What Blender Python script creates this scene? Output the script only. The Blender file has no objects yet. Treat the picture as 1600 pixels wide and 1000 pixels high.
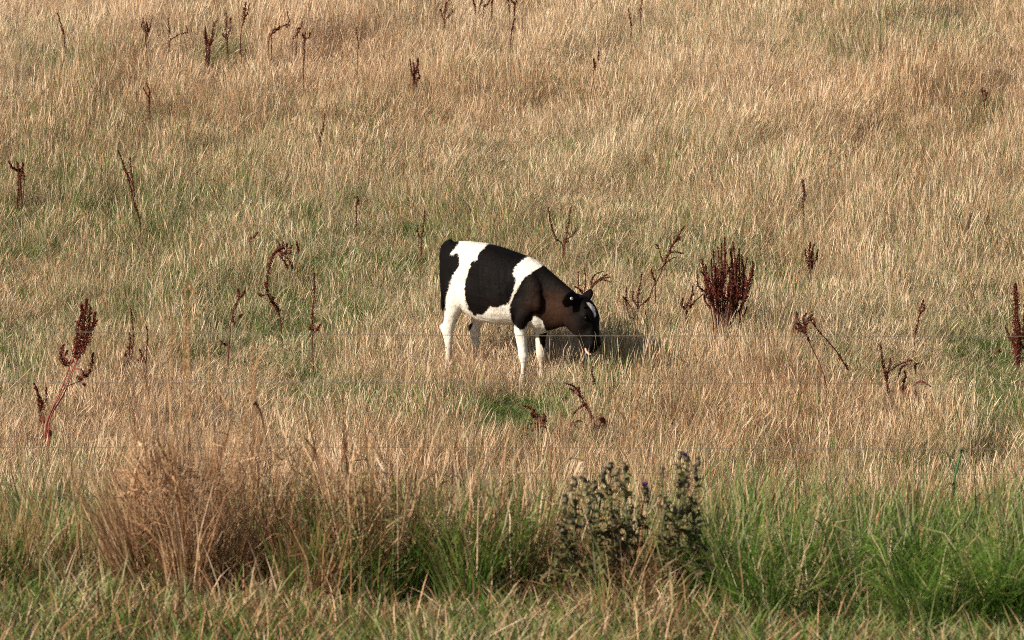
import bpy, bmesh, math, random
import numpy as np
from mathutils import Vector

# ------------------------------------------------------------------ camera, sky, sun, exposure
scene = bpy.context.scene
RNG = np.random.default_rng(7)
random.seed(7)
R = math.radians
HFOV, PITCH, CAMZ = R(13.0), R(4.0), 2.684
FPX = 800.0 / math.tan(HFOV / 2)            # focal length in pixels of the 1600 x 1000 photograph

cam_data = bpy.data.cameras.new('camera')
cam = bpy.data.objects.new('camera', cam_data)
scene.collection.objects.link(cam)
cam.location = (0, 0, CAMZ)
cam.rotation_euler = (math.pi / 2 - PITCH, 0, 0)
cam_data.sensor_fit = 'HORIZONTAL'
cam_data.angle = HFOV
cam_data.clip_end = 2000
cam_data.dof.use_dof = True
cam_data.dof.focus_distance = 31.4
cam_data.dof.aperture_fstop = 9.0
scene.camera = cam

SUN_EL, SUN_AZ = R(31), R(208)              # azimuth of the sun measured from +X towards +Y
world = bpy.data.worlds.new('World')
scene.world = world
world.use_nodes = True
wn = world.node_tree.nodes
sky = wn.new('ShaderNodeTexSky')
sky.sky_type = 'NISHITA'
sky.sun_disc = False
sky.sun_elevation = SUN_EL
sky.sun_rotation = math.pi / 2 - SUN_AZ
world.node_tree.links.new(sky.outputs[0], wn['Background'].inputs[0])
wn['Background'].inputs[1].default_value = 0.052
sun_data = bpy.data.lights.new('sun', 'SUN')
sun_data.energy = 5.0
sun_data.angle = R(0.53)
sun_data.color = (1.0, 0.87, 0.70)
sun = bpy.data.objects.new('sun', sun_data)
scene.collection.objects.link(sun)
to_sun = Vector((math.cos(SUN_EL) * math.cos(SUN_AZ), math.cos(SUN_EL) * math.sin(SUN_AZ), math.sin(SUN_EL)))
sun.rotation_euler = to_sun.to_track_quat('Z', 'Y').to_euler()
vs = scene.view_settings
vs.view_transform = 'Standard'
vs.look = 'None'
vs.exposure = 0.70
vs.gamma = 1.0
scene.cycles.use_light_tree = False
scene.cycles.max_bounces = 3
scene.cycles.diffuse_bounces = 2
scene.cycles.transmission_bounces = 3
scene.cycles.use_denoising = False
scene.cycles.filter_width = 1.05
scene.cycles.use_adaptive_sampling = False

# ------------------------------------------------------------------ helpers
def smooth(a, b, x):
    t = np.clip((x - a) / (b - a), 0, 1)
    return t * t * (3 - 2 * t)

_perm = np.random.default_rng(3).random((256, 256))
def vnoise(x, y):
    xi = np.floor(x).astype(int); yi = np.floor(y).astype(int)
    fx = x - xi; fy = y - yi
    fx = fx * fx * (3 - 2 * fx); fy = fy * fy * (3 - 2 * fy)
    g = lambda a, b: _perm[a & 255, b & 255]
    return (g(xi, yi) * (1 - fx) + g(xi + 1, yi) * fx) * (1 - fy) + (g(xi, yi + 1) * (1 - fx) + g(xi + 1, yi + 1) * fx) * fy
def fbm(x, y, o=3):
    s, a, t = 0, 1.0, 0
    for k in range(o):
        s = s + a * vnoise(x * 2 ** k + 17.3 * k, y * 2 ** k + 5.1 * k); t += a; a *= .5
    return s / t

def terrain(x, y):
    x = np.asarray(x, float); y = np.asarray(y, float)
    v = 0.28 - 1.15 * smooth(19.6, 27.0, y) - 0.6 * smooth(-2, 12, 14 - y)
    s = (np.minimum(y, 60) - 31.24) * 0.2035 + 14 * (1 - np.exp(-np.maximum(y - 60, 0) / 70))
    k = 0.12
    m = np.maximum(v, s); d = np.abs(v - s)
    z = m + k * np.exp(-d / k) * .4
    z = z + 0.10 * (fbm(x * .45 + 3, y * .45 + 9) - .5) * smooth(1.2, 3.0, np.hypot(x, y - 31.4))
    return z

def ray(px, py):
    u, w = (px - 800) / FPX, (500 - py) / FPX
    return np.array([u, math.cos(PITCH) + w * math.sin(PITCH), -math.sin(PITCH) + w * math.cos(PITCH)])
CAMP = np.array([0, 0, CAMZ])
def at_depth(px, py, Y):
    d = ray(px, py)
    return CAMP + d * (Y / d[1])
def on_ground(px, py, ymin=15.0):
    d = ray(px, py)
    t = ymin
    while t < 120:
        p = CAMP + d * t
        if p[2] <= terrain(p[0], p[1]):
            return p
        t += .03
    return CAMP + d * 60
def proj(P):
    q = P - CAMP
    fwd = q[:, 1] * math.cos(PITCH) - q[:, 2] * math.sin(PITCH)
    up = q[:, 1] * math.sin(PITCH) + q[:, 2] * math.cos(PITCH)
    return 800 + FPX * q[:, 0] / fwd, 500 - FPX * up / fwd

COL = scene.collection
def mk_mesh(name, V, F, attrs=None, mat=None, shade=False):
    """triangles only"""
    V = np.asarray(V, np.float32); F = np.asarray(F, np.int32)
    me = bpy.data.meshes.new(name)
    me.vertices.add(len(V)); me.vertices.foreach_set('co', V.ravel())
    me.loops.add(F.size); me.loops.foreach_set('vertex_index', F.ravel())
    me.polygons.add(len(F))
    me.polygons.foreach_set('loop_start', np.arange(0, F.size, 3, dtype=np.int32))
    me.polygons.foreach_set('loop_total', np.full(len(F), 3, np.int32))
    if shade:
        me.polygons.foreach_set('use_smooth', np.ones(len(F), bool))
    me.update(calc_edges=True)
    for k, a in (attrs or {}).items():
        at = me.attributes.new(k, 'FLOAT', 'POINT')
        at.data.foreach_set('value', np.asarray(a, np.float32))
    if mat: me.materials.append(mat)
    return me
def link(name, data, parent=None, loc=None, **props):
    o = bpy.data.objects.new(name, data)
    COL.objects.link(o)
    if parent is not None: o.parent = parent
    if loc is not None: o.location = loc
    for k, v in props.items(): o[k] = v
    return o
class Geo:
    """collects triangles of one mesh"""
    def __init__(s): s.V = []; s.F = []; s.n = 0
    def add(s, V, F):
        s.V.append(np.asarray(V, float)); s.F.append(np.asarray(F, int) + s.n); s.n += len(V)
    def tube(s, P, r, k=6, cap=True):
        P = np.asarray(P, float); n = len(P)
        r = np.broadcast_to(np.asarray(r, float), (n,))
        T = np.gradient(P, axis=0); T /= np.linalg.norm(T, axis=1)[:, None] + 1e-9
        ref = np.array([0, 1., 0]) if abs(T[:, 1]).mean() < .8 else np.array([1., 0, 0])
        A = np.cross(T, ref); A /= np.linalg.norm(A, axis=1)[:, None] + 1e-9
        B = np.cross(T, A)
        ang = np.arange(k) * 2 * math.pi / k
        V = (P[:, None] + r[:, None, None] * (np.cos(ang)[None, :, None] * A[:, None] + np.sin(ang)[None, :, None] * B[:, None])).reshape(-1, 3)
        F = []
        for i in range(n - 1):
            for j in range(k):
                a, b = i * k + j, i * k + (j + 1) % k
                F += [(a, b, b + k), (a, b + k, a + k)]
        if cap:
            V = np.vstack([V, P[0], P[-1]])
            for j in range(k):
                F += [(n * k, (j + 1) % k, j), (n * k + 1, (n - 1) * k + j, (n - 1) * k + (j + 1) % k)]
        s.add(V, F)
    def mesh(s, name, mat, shade=False, attrs=None):
        return mk_mesh(name, np.vstack(s.V), np.vstack(s.F), attrs, mat, shade)

# ------------------------------------------------------------------ materials
def new_mat(name):
    m = bpy.data.materials.new(name); m.use_nodes = True
    nt = m.node_tree; nt.nodes.clear()
    return m, nt, nt.nodes.new('ShaderNodeOutputMaterial')
def N(nt, t, **kw):
    n = nt.nodes.new(t)
    for k, v in kw.items(): setattr(n, k, v)
    return n
def mathn(nt, op, a, b=None):
    n = N(nt, 'ShaderNodeMath', operation=op)
    for i, v in enumerate((a, b)):
        if v is None: continue
        if isinstance(v, (int, float)): n.inputs[i].default_value = v
        else: nt.links.new(v, n.inputs[i])
    return n.outputs[0]
def ramp(nt, fac, stops):
    n = N(nt, 'ShaderNodeValToRGB')
    e = n.color_ramp.elements
    while len(e) < len(stops): e.new(.5)
    for el, (p, c) in zip(e, stops): el.position = p; el.color = (*c, 1)
    nt.links.new(fac, n.inputs[0])
    return n.outputs[0]
def mixc(nt, fac, a, b, mode='MIX'):
    n = N(nt, 'ShaderNodeMix', data_type='RGBA', blend_type=mode)
    for s, v in ((n.inputs[0], fac), (n.inputs[6], a), (n.inputs[7], b)):
        if isinstance(v, (int, float)): s.default_value = v
        elif isinstance(v, tuple): s.default_value = (*v, 1)
        else: nt.links.new(v, s)
    return n.outputs[2]

def grass_material():
    m, nt, out = new_mat('grass_blades')
    A = lambda name, t='GEOMETRY': N(nt, 'ShaderNodeAttribute', attribute_name=name, attribute_type=t).outputs['Fac']
    rnd, rnd2 = A('rnd'), A('rnd2')
    irnd = A('irnd', 'INSTANCER')
    r1 = mathn(nt, 'FRACT', mathn(nt, 'ADD', rnd, irnd))
    r2 = mathn(nt, 'FRACT', mathn(nt, 'ADD', rnd2, mathn(nt, 'MULTIPLY', irnd, 3.7)))
    tone = mathn(nt, 'ADD', A('tone', 'INSTANCER'), A('mtone'))
    green = mathn(nt, 'ADD', A('green', 'INSTANCER'), A('mgreen'))
    p = mathn(nt, 'ADD', mathn(nt, 'SUBTRACT', mathn(nt, 'MULTIPLY', mathn(nt, 'POWER', r1, 1.25), .80), .08), tone)
    straw = ramp(nt, p, [(0, (.79, .655, .49)), (.22, (.67, .495, .335)), (.45, (.525, .345, .205)), (.66, (.37, .207, .11)), (.85, (.21, .10, .05)), (1, (.10, .046, .026))])
    gcol = ramp(nt, mathn(nt, 'MULTIPLY', r1, mathn(nt, 'SUBTRACT', 1.0, mathn(nt, 'MULTIPLY', A('mgreen'), .62))), [(0, (.038, .095, .012)), (.22, (.085, .16, .026)), (.42, (.165, .215, .06)), (.6, (.25, .265, .13)), (.8, (.35, .355, .215)), (1, (.45, .43, .29))])
    isg = N(nt, 'ShaderNodeMapRange'); isg.inputs['From Min'].default_value = -.06; isg.inputs['From Max'].default_value = .06
    nt.links.new(mathn(nt, 'SUBTRACT', green, r2), isg.inputs['Value'])
    c = mixc(nt, isg.outputs[0], straw, gcol)
    d = N(nt, 'ShaderNodeBsdfDiffuse')
    nt.links.new(c, d.inputs[0])
    t = N(nt, 'ShaderNodeBsdfTranslucent'); nt.links.new(c, t.inputs[0])
    mx = N(nt, 'ShaderNodeMixShader'); mx.inputs[0].default_value = .2
    nt.links.new(d.outputs[0], mx.inputs[1]); nt.links.new(t.outputs[0], mx.inputs[2])
    nt.links.new(mx.outputs[0], out.inputs[0])
    return m
GRASS = grass_material()

def soil_material():
    m, nt, out = new_mat('soil_and_thatch')
    g = N(nt, 'ShaderNodeNewGeometry')
    n1 = N(nt, 'ShaderNodeTexNoise'); n1.inputs['Scale'].default_value = 9; n1.inputs['Detail'].default_value = 8
    n2 = N(nt, 'ShaderNodeTexNoise'); n2.inputs['Scale'].default_value = .8; n2.inputs['Detail'].default_value = 3
    nt.links.new(g.outputs[0], n1.inputs[0]); nt.links.new(g.outputs[0], n2.inputs[0])
    a = ramp(nt, n1.outputs[0], [(.3, (.07, .05, .028)), (.55, (.16, .115, .06)), (.75, (.28, .2, .11))])
    b = ramp(nt, n1.outputs[0], [(.3, (.03, .045, .015)), (.7, (.10, .11, .04))])
    s = ramp(nt, n2.outputs[0], [(.45, (0, 0, 0)), (.65, (1, 1, 1))])
    p = N(nt, 'ShaderNodeBsdfPrincipled'); p.inputs['Roughness'].default_value = .95
    nt.links.new(mixc(nt, s, a, b), p.inputs[0])
    bp = N(nt, 'ShaderNodeBump'); bp.inputs['Strength'].default_value = .8; bp.inputs['Distance'].default_value = .05
    nt.links.new(n1.outputs[0], bp.inputs['Height']); nt.links.new(bp.outputs[0], p.inputs['Normal'])
    nt.links.new(p.outputs[0], out.inputs[0])
    return m

def simple_mat(name, stops, rough=.7, scale=60, spec=.3, transl=0, metallic=0, bump=0):
    m, nt, out = new_mat(name)
    tc = N(nt, 'ShaderNodeNewGeometry')
    n1 = N(nt, 'ShaderNodeTexNoise'); n1.inputs['Scale'].default_value = scale; n1.inputs['Detail'].default_value = 4
    nt.links.new(tc.outputs[0], n1.inputs[0])
    c = ramp(nt, n1.outputs[0], stops)
    p = N(nt, 'ShaderNodeBsdfPrincipled'); p.inputs['Roughness'].default_value = rough
    p.inputs['Specular IOR Level'].default_value = spec; p.inputs['Metallic'].default_value = metallic
    nt.links.new(c, p.inputs[0])
    if bump:
        bp = N(nt, 'ShaderNodeBump'); bp.inputs['Strength'].default_value = bump; bp.inputs['Distance'].default_value = .01
        nt.links.new(n1.outputs[0], bp.inputs['Height']); nt.links.new(bp.outputs[0], p.inputs['Normal'])
    if transl:
        t = N(nt, 'ShaderNodeBsdfTranslucent'); nt.links.new(c, t.inputs[0])
        mx = N(nt, 'ShaderNodeMixShader'); mx.inputs[0].default_value = transl
        nt.links.new(p.outputs[0], mx.inputs[1]); nt.links.new(t.outputs[0], mx.inputs[2])
        nt.links.new(mx.outputs[0], out.inputs[0])
    else:
        nt.links.new(p.outputs[0], out.inputs[0])
    return m
DOCK_SEED = simple_mat('dock_seeds', [(.3, (.04, .009, .005)), (.55, (.12, .024, .013)), (.75, (.22, .052, .027))], .7, 90, .2, .2)
DOCK_STEM = simple_mat('dock_stem', [(.35, (.045, .012, .009)), (.65, (.12, .032, .022))], .6, 40)
DOCK_STEM_RED = simple_mat('dock_stem_red', [(.35, (.16, .03, .022)), (.65, (.30, .075, .05))], .5, 40)
DOCK_SEED_FADED = simple_mat('dock_seeds_faded', [(.3, (.07, .028, .018)), (.7, (.20, .085, .05))], .8, 90, .2, .15)
DOCK_LEAF = simple_mat('dock_leaf', [(.3, (.05, .012, .008)), (.6, (.17, .045, .025)), (.8, (.28, .10, .05))], .6, 30, .3, .2)
THISTLE_LEAF = simple_mat('thistle_leaf', [(.3, (.09, .085, .03)), (.55, (.17, .16, .06)), (.8, (.27, .235, .11))], .6, 45, .3, .35)
THISTLE_DRY = simple_mat('thistle_dry_leaf', [(.3, (.07, .05, .03)), (.7, (.19, .135, .08))], .8, 45, .2, .2)
THISTLE_STEM = simple_mat('thistle_stem', [(.3, (.06, .075, .035)), (.7, (.13, .14, .07))], .6, 30)
THISTLE_HEAD = simple_mat('thistle_head', [(.3, (.05, .05, .03)), (.7, (.15, .125, .08))], .7, 120)
THISTLE_DOWN = simple_mat('thistle_down', [(.3, (.24, .16, .13)), (.7, (.42, .32, .27))], .9, 120, .1, .3)
THISTLE_FLOWER = simple_mat('thistle_flower', [(.3, (.07, .02, .14)), (.7, (.15, .05, .25))], .8, 120, .1, .2)
GREEN_STEM = simple_mat('green_stem', [(.3, (.03, .085, .035)), (.7, (.07, .16, .06))], .5, 30)
WIRE = simple_mat('galvanised_wire', [(.3, (.14, .11, .085)), (.7, (.24, .20, .16))], .75, 20, .2)
POST = simple_mat('weathered_post', [(.3, (.14, .12, .10)), (.7, (.28, .25, .21))], .9, 18, .2, 0, 0, .6)
PANICLE = simple_mat('dry_panicle', [(.3, (.44, .255, .125)), (.6, (.60, .40, .22)), (.8, (.68, .49, .29))], .8, 80, .2, .25)
STALK = simple_mat('dry_stalk', [(.3, (.42, .27, .13)), (.7, (.62, .46, .27))], .6, 30, .3, .1)
STALK_BROWN = simple_mat('brown_stalk', [(.3, (.20, .10, .05)), (.7, (.38, .22, .12))], .7, 30, .3, .1)

# ------------------------------------------------------------------ ground
xs = np.unique(np.concatenate([np.linspace(-150, -12, 24), np.arange(-12, 12.01, .3), np.linspace(12, 150, 24)]))
ys = np.unique(np.concatenate([np.linspace(-40, 12, 14), np.arange(12, 56, .3), np.linspace(56, 320, 50)]))
gx, gy = np.meshgrid(xs, ys)
gv = np.stack([gx, gy, terrain(gx, gy)], -1).reshape(-1, 3)
nx, ny = len(xs), len(ys)
ii = (np.arange(ny - 1)[:, None] * nx + np.arange(nx - 1)[None]).ravel()
gf = np.concatenate([np.stack([ii, ii + 1, ii + nx + 1], 1), np.stack([ii, ii + nx + 1, ii + nx], 1)])
link('ground', mk_mesh('ground', gv, gf, None, soil_material(), True), kind='structure', label='sloping pasture ground under the grass')

# ------------------------------------------------------------------ grass blades and clumps
def blades(n, rad, L, W, lean, bend, tl=(0, .4, .75, 1), wl=(1, .95, .6, 0), centre=(0, 0), squash=1.0, azim=None, az_spread=None,
           tone=0.0, green=0.0, splay=0.0, lift=0.0, clus=0, rng=RNG):
    """n tapered blades rooted in a disc; returns V, F and the attributes"""
    u = lambda a: rng.uniform(a[0], a[1], n)
    rr = rad * np.sqrt(rng.random(n)); aa = rng.random(n) * 2 * math.pi
    bx = centre[0] + rr * np.cos(aa); by = centre[1] + rr * np.sin(aa) * squash
    phi = rng.random(n) * 2 * math.pi if azim is None else rng.normal(azim, az_spread, n)
    if splay:
        ph2 = aa + rng.normal(0, .7, n); k = rng.random(n) < splay
        phi = np.where(k, ph2, phi)
    l, w, le, be = u(L), u(W), u(lean), u(bend)
    if clus:                                   # rooted in separate sub-tufts of uneven height, each leaning its own way
        k_ = rng.integers(0, clus, n)
        cr = rad * np.sqrt(rng.random(clus)); ca = rng.random(clus) * 2 * math.pi
        dx, dy = rng.normal(0, .028, n), rng.normal(0, .028, n)
        bx = centre[0] + (cr * np.cos(ca))[k_] + dx; by = centre[1] + (cr * np.sin(ca))[k_] * squash + dy
        tl_ = rng.random(clus) * 2 * math.pi
        phi = np.where(rng.random(n) < .45, tl_[k_] + rng.normal(0, .6, n), np.arctan2(dy, dx) + rng.normal(0, .6, n))
        l = l * rng.uniform(.55, 1.12, clus)[k_]
    cw = rng.random(n) * 2 * math.pi
    wx, wy = np.cos(cw), np.sin(cw)
    tl = np.asarray(tl, float)
    V = []; h = np.zeros(n); z = np.zeros(n); kink = rng.normal(0, .018, (len(tl), n))
    for i, t in enumerate(tl):
        if i:
            tm = (tl[i - 1] + t) / 2
            ang = le + be * tm ** 1.5
            h = h + np.sin(ang) * l * (t - tl[i - 1]); z = z + np.cos(ang) * l * (t - tl[i - 1])
        px_ = bx + np.cos(phi) * h - np.sin(phi) * kink[i] * l * .12 * i
        py_ = by + np.sin(phi) * h + np.cos(phi) * kink[i] * l * .12 * i
        zz = np.maximum(z, .004)
        if wl[i] == 0:
            V.append(np.stack([px_, py_, zz], 1))
        else:
            hw = w * wl[i] / 2
            V.append(np.stack([px_ - wx * hw, py_ - wy * hw, zz], 1)); V.append(np.stack([px_ + wx * hw, py_ + wy * hw, zz], 1))
    m = len(V); V = np.stack(V, 1)
    V[:, :, 2] += (lift * rng.random(n) ** 1.2)[:, None]
    V = V.reshape(-1, 3)
    f = []
    for i in range(len(tl) - 1):
        a = 2 * i
        if wl[i + 1] == 0: f.append((a, a + 1, a + 2))
        else: f += [(a, a + 1, a + 3), (a, a + 3, a + 2)]
    F = (np.arange(n)[:, None, None] * m + np.array(f)[None]).reshape(-1, 3)
    rep = lambda a: np.repeat(a, m)
    at = {'rnd': rep(rng.random(n)), 'rnd2': rep(rng.random(n)),
          'mtone': rep(np.full(n, tone) if np.isscalar(tone) else tone), 'mgreen': rep(np.full(n, green) if np.isscalar(green) else green)}
    return V, F, at
def join(parts):
    V = []; F = []; at = {}; k = 0
    for v, f, a in parts:
        V.append(v); F.append(f + k); k += len(v)
        for q in a: at.setdefault(q, []).append(a[q])
    return np.vstack(V), np.vstack(F), {q: np.concatenate(at[q]) for q in at}

STALK_T, STALK_W = (0, .4, .70, .80, .92, 1), (1, .9, .7, 2.6, 2.0, 0)
def coll_of(name, metas):
    c = bpy.data.collections.new(name)
    for i, (V, F, at) in enumerate(metas):
        o = bpy.data.objects.new('%s_%02d' % (name, i), mk_mesh('%s_%02d' % (name, i), V, F, at, GRASS))
        c.objects.link(o)
    return c

def scatter(name, coll, P, rot, scl, idx, green, tone, **props):
    me = bpy.data.meshes.new(name)
    me.vertices.add(len(P)); me.vertices.foreach_set('co', np.asarray(P, np.float32).ravel())
    def at(n, t, data, key):
        a = me.attributes.new(n, t, 'POINT'); a.data.foreach_set(key, np.ascontiguousarray(data).ravel())
    at('rot', 'FLOAT_VECTOR', rot.astype(np.float32), 'vector'); at('scl', 'FLOAT_VECTOR', scl.astype(np.float32), 'vector')
    at('idx', 'INT', idx.astype(np.int32), 'value')
    at('green', 'FLOAT', green.astype(np.float32), 'value'); at('tone', 'FLOAT', tone.astype(np.float32), 'value')
    at('irnd', 'FLOAT', RNG.random(len(P)).astype(np.float32), 'value')
    o = link(name, me, **props)
    ng = bpy.data.node_groups.new(name, 'GeometryNodeTree')
    ng.interface.new_socket('Geometry', in_out='INPUT', socket_type='NodeSocketGeometry')
    ng.interface.new_socket('Geometry', in_out='OUTPUT', socket_type='NodeSocketGeometry')
    gi = ng.nodes.new('NodeGroupInput'); go = ng.nodes.new('NodeGroupOutput')
    ci = ng.nodes.new('GeometryNodeCollectionInfo'); ci.inputs[0].default_value = coll
    ci.inputs['Separate Children'].default_value = True; ci.inputs['Reset Children'].default_value = True
    ip = ng.nodes.new('GeometryNodeInstanceOnPoints'); ip.inputs['Pick Instance'].default_value = True
    def na(n, t):
        q = ng.nodes.new('GeometryNodeInputNamedAttribute'); q.data_type = t; q.inputs[0].default_value = n
        return next(s for s in q.outputs if s.enabled and s.name == 'Attribute')
    L = ng.links.new
    L(gi.outputs[0], ip.inputs['Points']); L(ci.outputs[0], ip.inputs['Instance'])
    L(na('idx', 'INT'), ip.inputs['Instance Index']); L(na('rot', 'FLOAT_VECTOR'), ip.inputs['Rotation']); L(na('scl', 'FLOAT_VECTOR'), ip.inputs['Scale'])
    L(ip.outputs[0], go.inputs[0])
    md = o.modifiers.new('scatter', 'NODES'); md.node_group = ng
    return o

def jitter_grid(x0, x1, y0, y1, per_m2):
    s = 1 / math.sqrt(per_m2)
    X, Y = np.meshgrid(np.arange(x0, x1, s), np.arange(y0, y1, s))
    X = X.ravel() + RNG.uniform(-.6, .6, X.size) * s; Y = Y.ravel() + RNG.uniform(-.6, .6, Y.size) * s
    return X, Y
def lean_rot(n, amount, spread=.08, toward=0.0):
    yaw = RNG.random(n) * 2 * math.pi
    ax = amount * math.cos(toward) + RNG.normal(0, spread, n); ay = amount * math.sin(toward) + RNG.normal(0, spread, n)
    lx = ax * np.cos(yaw) + ay * np.sin(yaw); ly = -ax * np.sin(yaw) + ay * np.cos(yaw)
    return np.stack([-ly, lx, yaw], 1)

# field clumps: 0-6 straw, 7-11 stalks, 12-15 low green, 16-19 bent-over dead grass, 20-22 sparse long stems
fc = []
for i in range(7):
    fc.append(join([blades(230, .20, (.15, .33), (.0015, .0031), (.02, .34), (.05, .8)),
                    blades(80, .20, (.08, .2), (.002, .004), (.1, .8), (.2, 1.2), tone=.12, green=.12)]))
for i in range(5):
    fc.append(join([blades(90, .21, (.26, .44), (.0012, .0019), (.0, .26), (.0, .45), STALK_T, STALK_W),
                    blades(150, .20, (.14, .29), (.0015, .0029), (.03, .4), (.05, .9), tone=.03)]))
for i in range(4):
    fc.append(join([blades(210, .18, (.10, .24), (.0026, .0048), (.05, .5), (.2, 1.4), green=.55),
                    blades(60, .20, (.14, .28), (.0016, .003), (.03, .5), (.1, .9))]))
for i in range(4):
    fc.append(blades(170, .20, (.13, .30), (.0015, .003), (.2, .95), (.1, .9), tone=.02))
for i in range(3):
    fc.append(blades(20, .22, (.34, .54), (.002, .0034), (.05, .6), (.05, .7), tone=-.08))
FIELD = coll_of('field_clump', fc)

# real colour patches of the sward, (px, py, rx, ry, amount) in photograph pixels, turned into ground positions through the projection
GREEN = [(20, 600, 40, 45, .7), (120, 570, 90, 60, .22), (60, 120, 130, 40, .36), (490, 560, 60, 60, .3), (700, 655, 200, 30, .5), (790, 680, 70, 32, .85), (500, 640, 60, 40, .35), (940, 640, 80, 40, .3), (330, 620, 70, 30, .25),
         (1000, 570, 80, 40, .25), (1560, 600, 90, 75, .65), (1330, 600, 110, 35, .35), (1480, 770, 180, 30, .65), (1250, 690, 120, 25, .3), (1560, 690, 60, 40, .5), (1150, 770, 120, 30, .4), (1470, 62, 70, 12, .75),
         (1340, 100, 100, 40, .25), (1550, 205, 35, 25, .6), (345, 90, 40, 25, .4), (640, 80, 40, 15, .3), (140, 750, 60, 30, .3), (880, 430, 160, 60, .12),
         (1090, 430, 80, 50, .2), (60, 760, 90, 30, .2), (150, 340, 200, 70, .14), (430, 440, 260, 100, .16), (1230, 470, 60, 40, .25), (480, 190, 200, 60, .1), (1050, 60, 90, 20, .12)]
def green_at(px, py):
    g = .12 + .06 * smooth(600, 660, py) + .22 * smooth(120, 320, py) * (1 - smooth(520, 600, py))
    for a, b, rx, ry, s in GREEN:
        g = g + s * np.exp(-((px - a) / rx) ** 2 - ((py - b) / ry) ** 2)
    return g


# ------------------------------------------------------------------ the calf
YAW = R(38)
CF = np.array([math.cos(YAW), -math.sin(YAW), 0]); CL = np.array([math.sin(YAW), math.cos(YAW), 0]); UP = np.array([0, 0, 1.])
CO = np.array([at_depth(760, 590, 31.6)[0], 31.6, 0.0])
def LP(px, py, y=0.0):
    """point of the calf seen at this pixel, y metres to the calf's left of its midline, in world space"""
    d = ray(px, py)
    t = (y - np.dot(CAMP - CO, CL)) / np.dot(d, CL)
    return CAMP + d * t
CG = Geo()
def loft(rings):
    k = len(rings[0]); V = np.vstack(rings); F = []
    m = len(rings)
    for i in range(m - 1):
        for j in range(k):
            a, b = i * k + j, i * k + (j + 1) % k
            F += [(a, b, b + k), (a, b + k, a + k)]
    V = np.vstack([V, rings[0].mean(0), rings[-1].mean(0)])
    for j in range(k):
        F += [(m * k, (j + 1) % k, j), (m * k + 1, (m - 1) * k + j, (m - 1) * k + (j + 1) % k)]
    CG.add(V, F)
def resample(A, n):
    """smooth (Catmull-Rom) resampling of control rows"""
    A = np.asarray(A, float); m = len(A)
    out = []
    for u in np.linspace(0, m - 1, n):
        i = min(int(u), m - 2); f = u - i
        p0, p1, p2, p3 = A[max(i - 1, 0)], A[i], A[i + 1], A[min(i + 2, m - 1)]
        out.append(.5 * (2 * p1 + (p2 - p0) * f + (2 * p0 - 5 * p1 + 4 * p2 - p3) * f * f + (3 * p1 - p0 - 3 * p2 + p3) * f ** 3))
    return np.array(out)
TH = np.arange(28) * 2 * math.pi / 28
def section(A, B, w, egg=0.0, sq=2.2, yc=0.0):
    """oval between the midline points A (top) and B (bottom), w half-width sideways; egg > 0 is wider below"""
    c = (A + B) / 2; h = (A - B) / 2
    cs, sn = np.cos(TH), np.sin(TH)
    e = 2 / sq
    cz = np.sign(cs) * np.abs(cs) ** e; sy = np.sign(sn) * np.abs(sn) ** e
    return c + cz[:, None] * h + (sy * (1 - egg * cz) * w + yc)[:, None] * CL
def body_loft(rows, n, egg=0.0, sq=2.2):
    """rows of top px, py, bottom px, py, half-width"""
    rings = []
    for r in resample(rows, n):
        rings.append(section(LP(r[0], r[1]), LP(r[2], r[3]), r[4], egg, sq))
    loft(rings)
# trunk
body_loft([(693, 397, 694, 440, .045), (700, 382, 701, 466, .095), (714, 377, 715, 482, .135), (735, 377, 736, 492, .165), (760, 380, 760, 503, .188),
           (785, 387, 785, 508, .198), (805, 394, 805, 508, .185), (822, 400, 823, 509, .160), (838, 408, 840, 514, .140), (850, 418, 852, 516, .115), (858, 430, 860, 508, .08)], 34, .12)
# neck
body_loft([(826, 402, 838, 512, .115), (844, 412, 852, 517, .105), (858, 423, 864, 515, .085), (872, 435, 877, 511, .073), (886, 447, 886, 510, .068), (898, 457, 892, 508, .066)], 18, .05, 2.1)
# head
body_loft([(893, 457, 884, 500, .055), (905, 460, 887, 509, .070), (916.5, 466, 892, 515, .080), (925, 477, 898, 520, .083), (931, 491, 904, 526, .074), (932.5, 506, 909.5, 533, .060),
           (933, 519, 913, 541, .054), (934, 530, 915, 547.5, .057), (934, 539, 918, 551, .054), (931, 546, 922, 552.5, .040)], 30, -.06, 2.8)
def limb(rows, y, n=22, foot=None):
    """rows of px, py, fore-aft radius, sideways radius, sideways offset"""
    rows = [list(r) + [0] * (5 - len(r)) for r in rows]
    if foot is not None:                      # let the hoof end on the ground
        base = LP(foot[0], foot[1], y)
        gz = float(terrain(base[0], base[1]))
        base[2] = gz
    rings = []
    for r in resample(rows, n):
        c = LP(r[0], r[1], y + r[4]); r[2:4] *= (.90 if rows[0][0] > 780 else 1.02) if r[1] > 480 else 1.02
        rings.append(c + r[2] * np.cos(TH)[:, None] * CF + r[3] * np.sin(TH)[:, None] * CL)
    if foot is not None:
        last = rings[-1]
        r = rows[-1]
        top = last.mean(0)
        mid = top * .45 + base * .55
        for c, k, k2 in ((mid, 1.0, 1.0), (base + UP * .028, 1.15, 1.15), (base + CF * .006, 1.25, 1.2)):
            rings.append(c + .024 * k * np.cos(TH)[:, None] * CF + .023 * k2 * np.sin(TH)[:, None] * CL)
    loft(rings)
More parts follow.
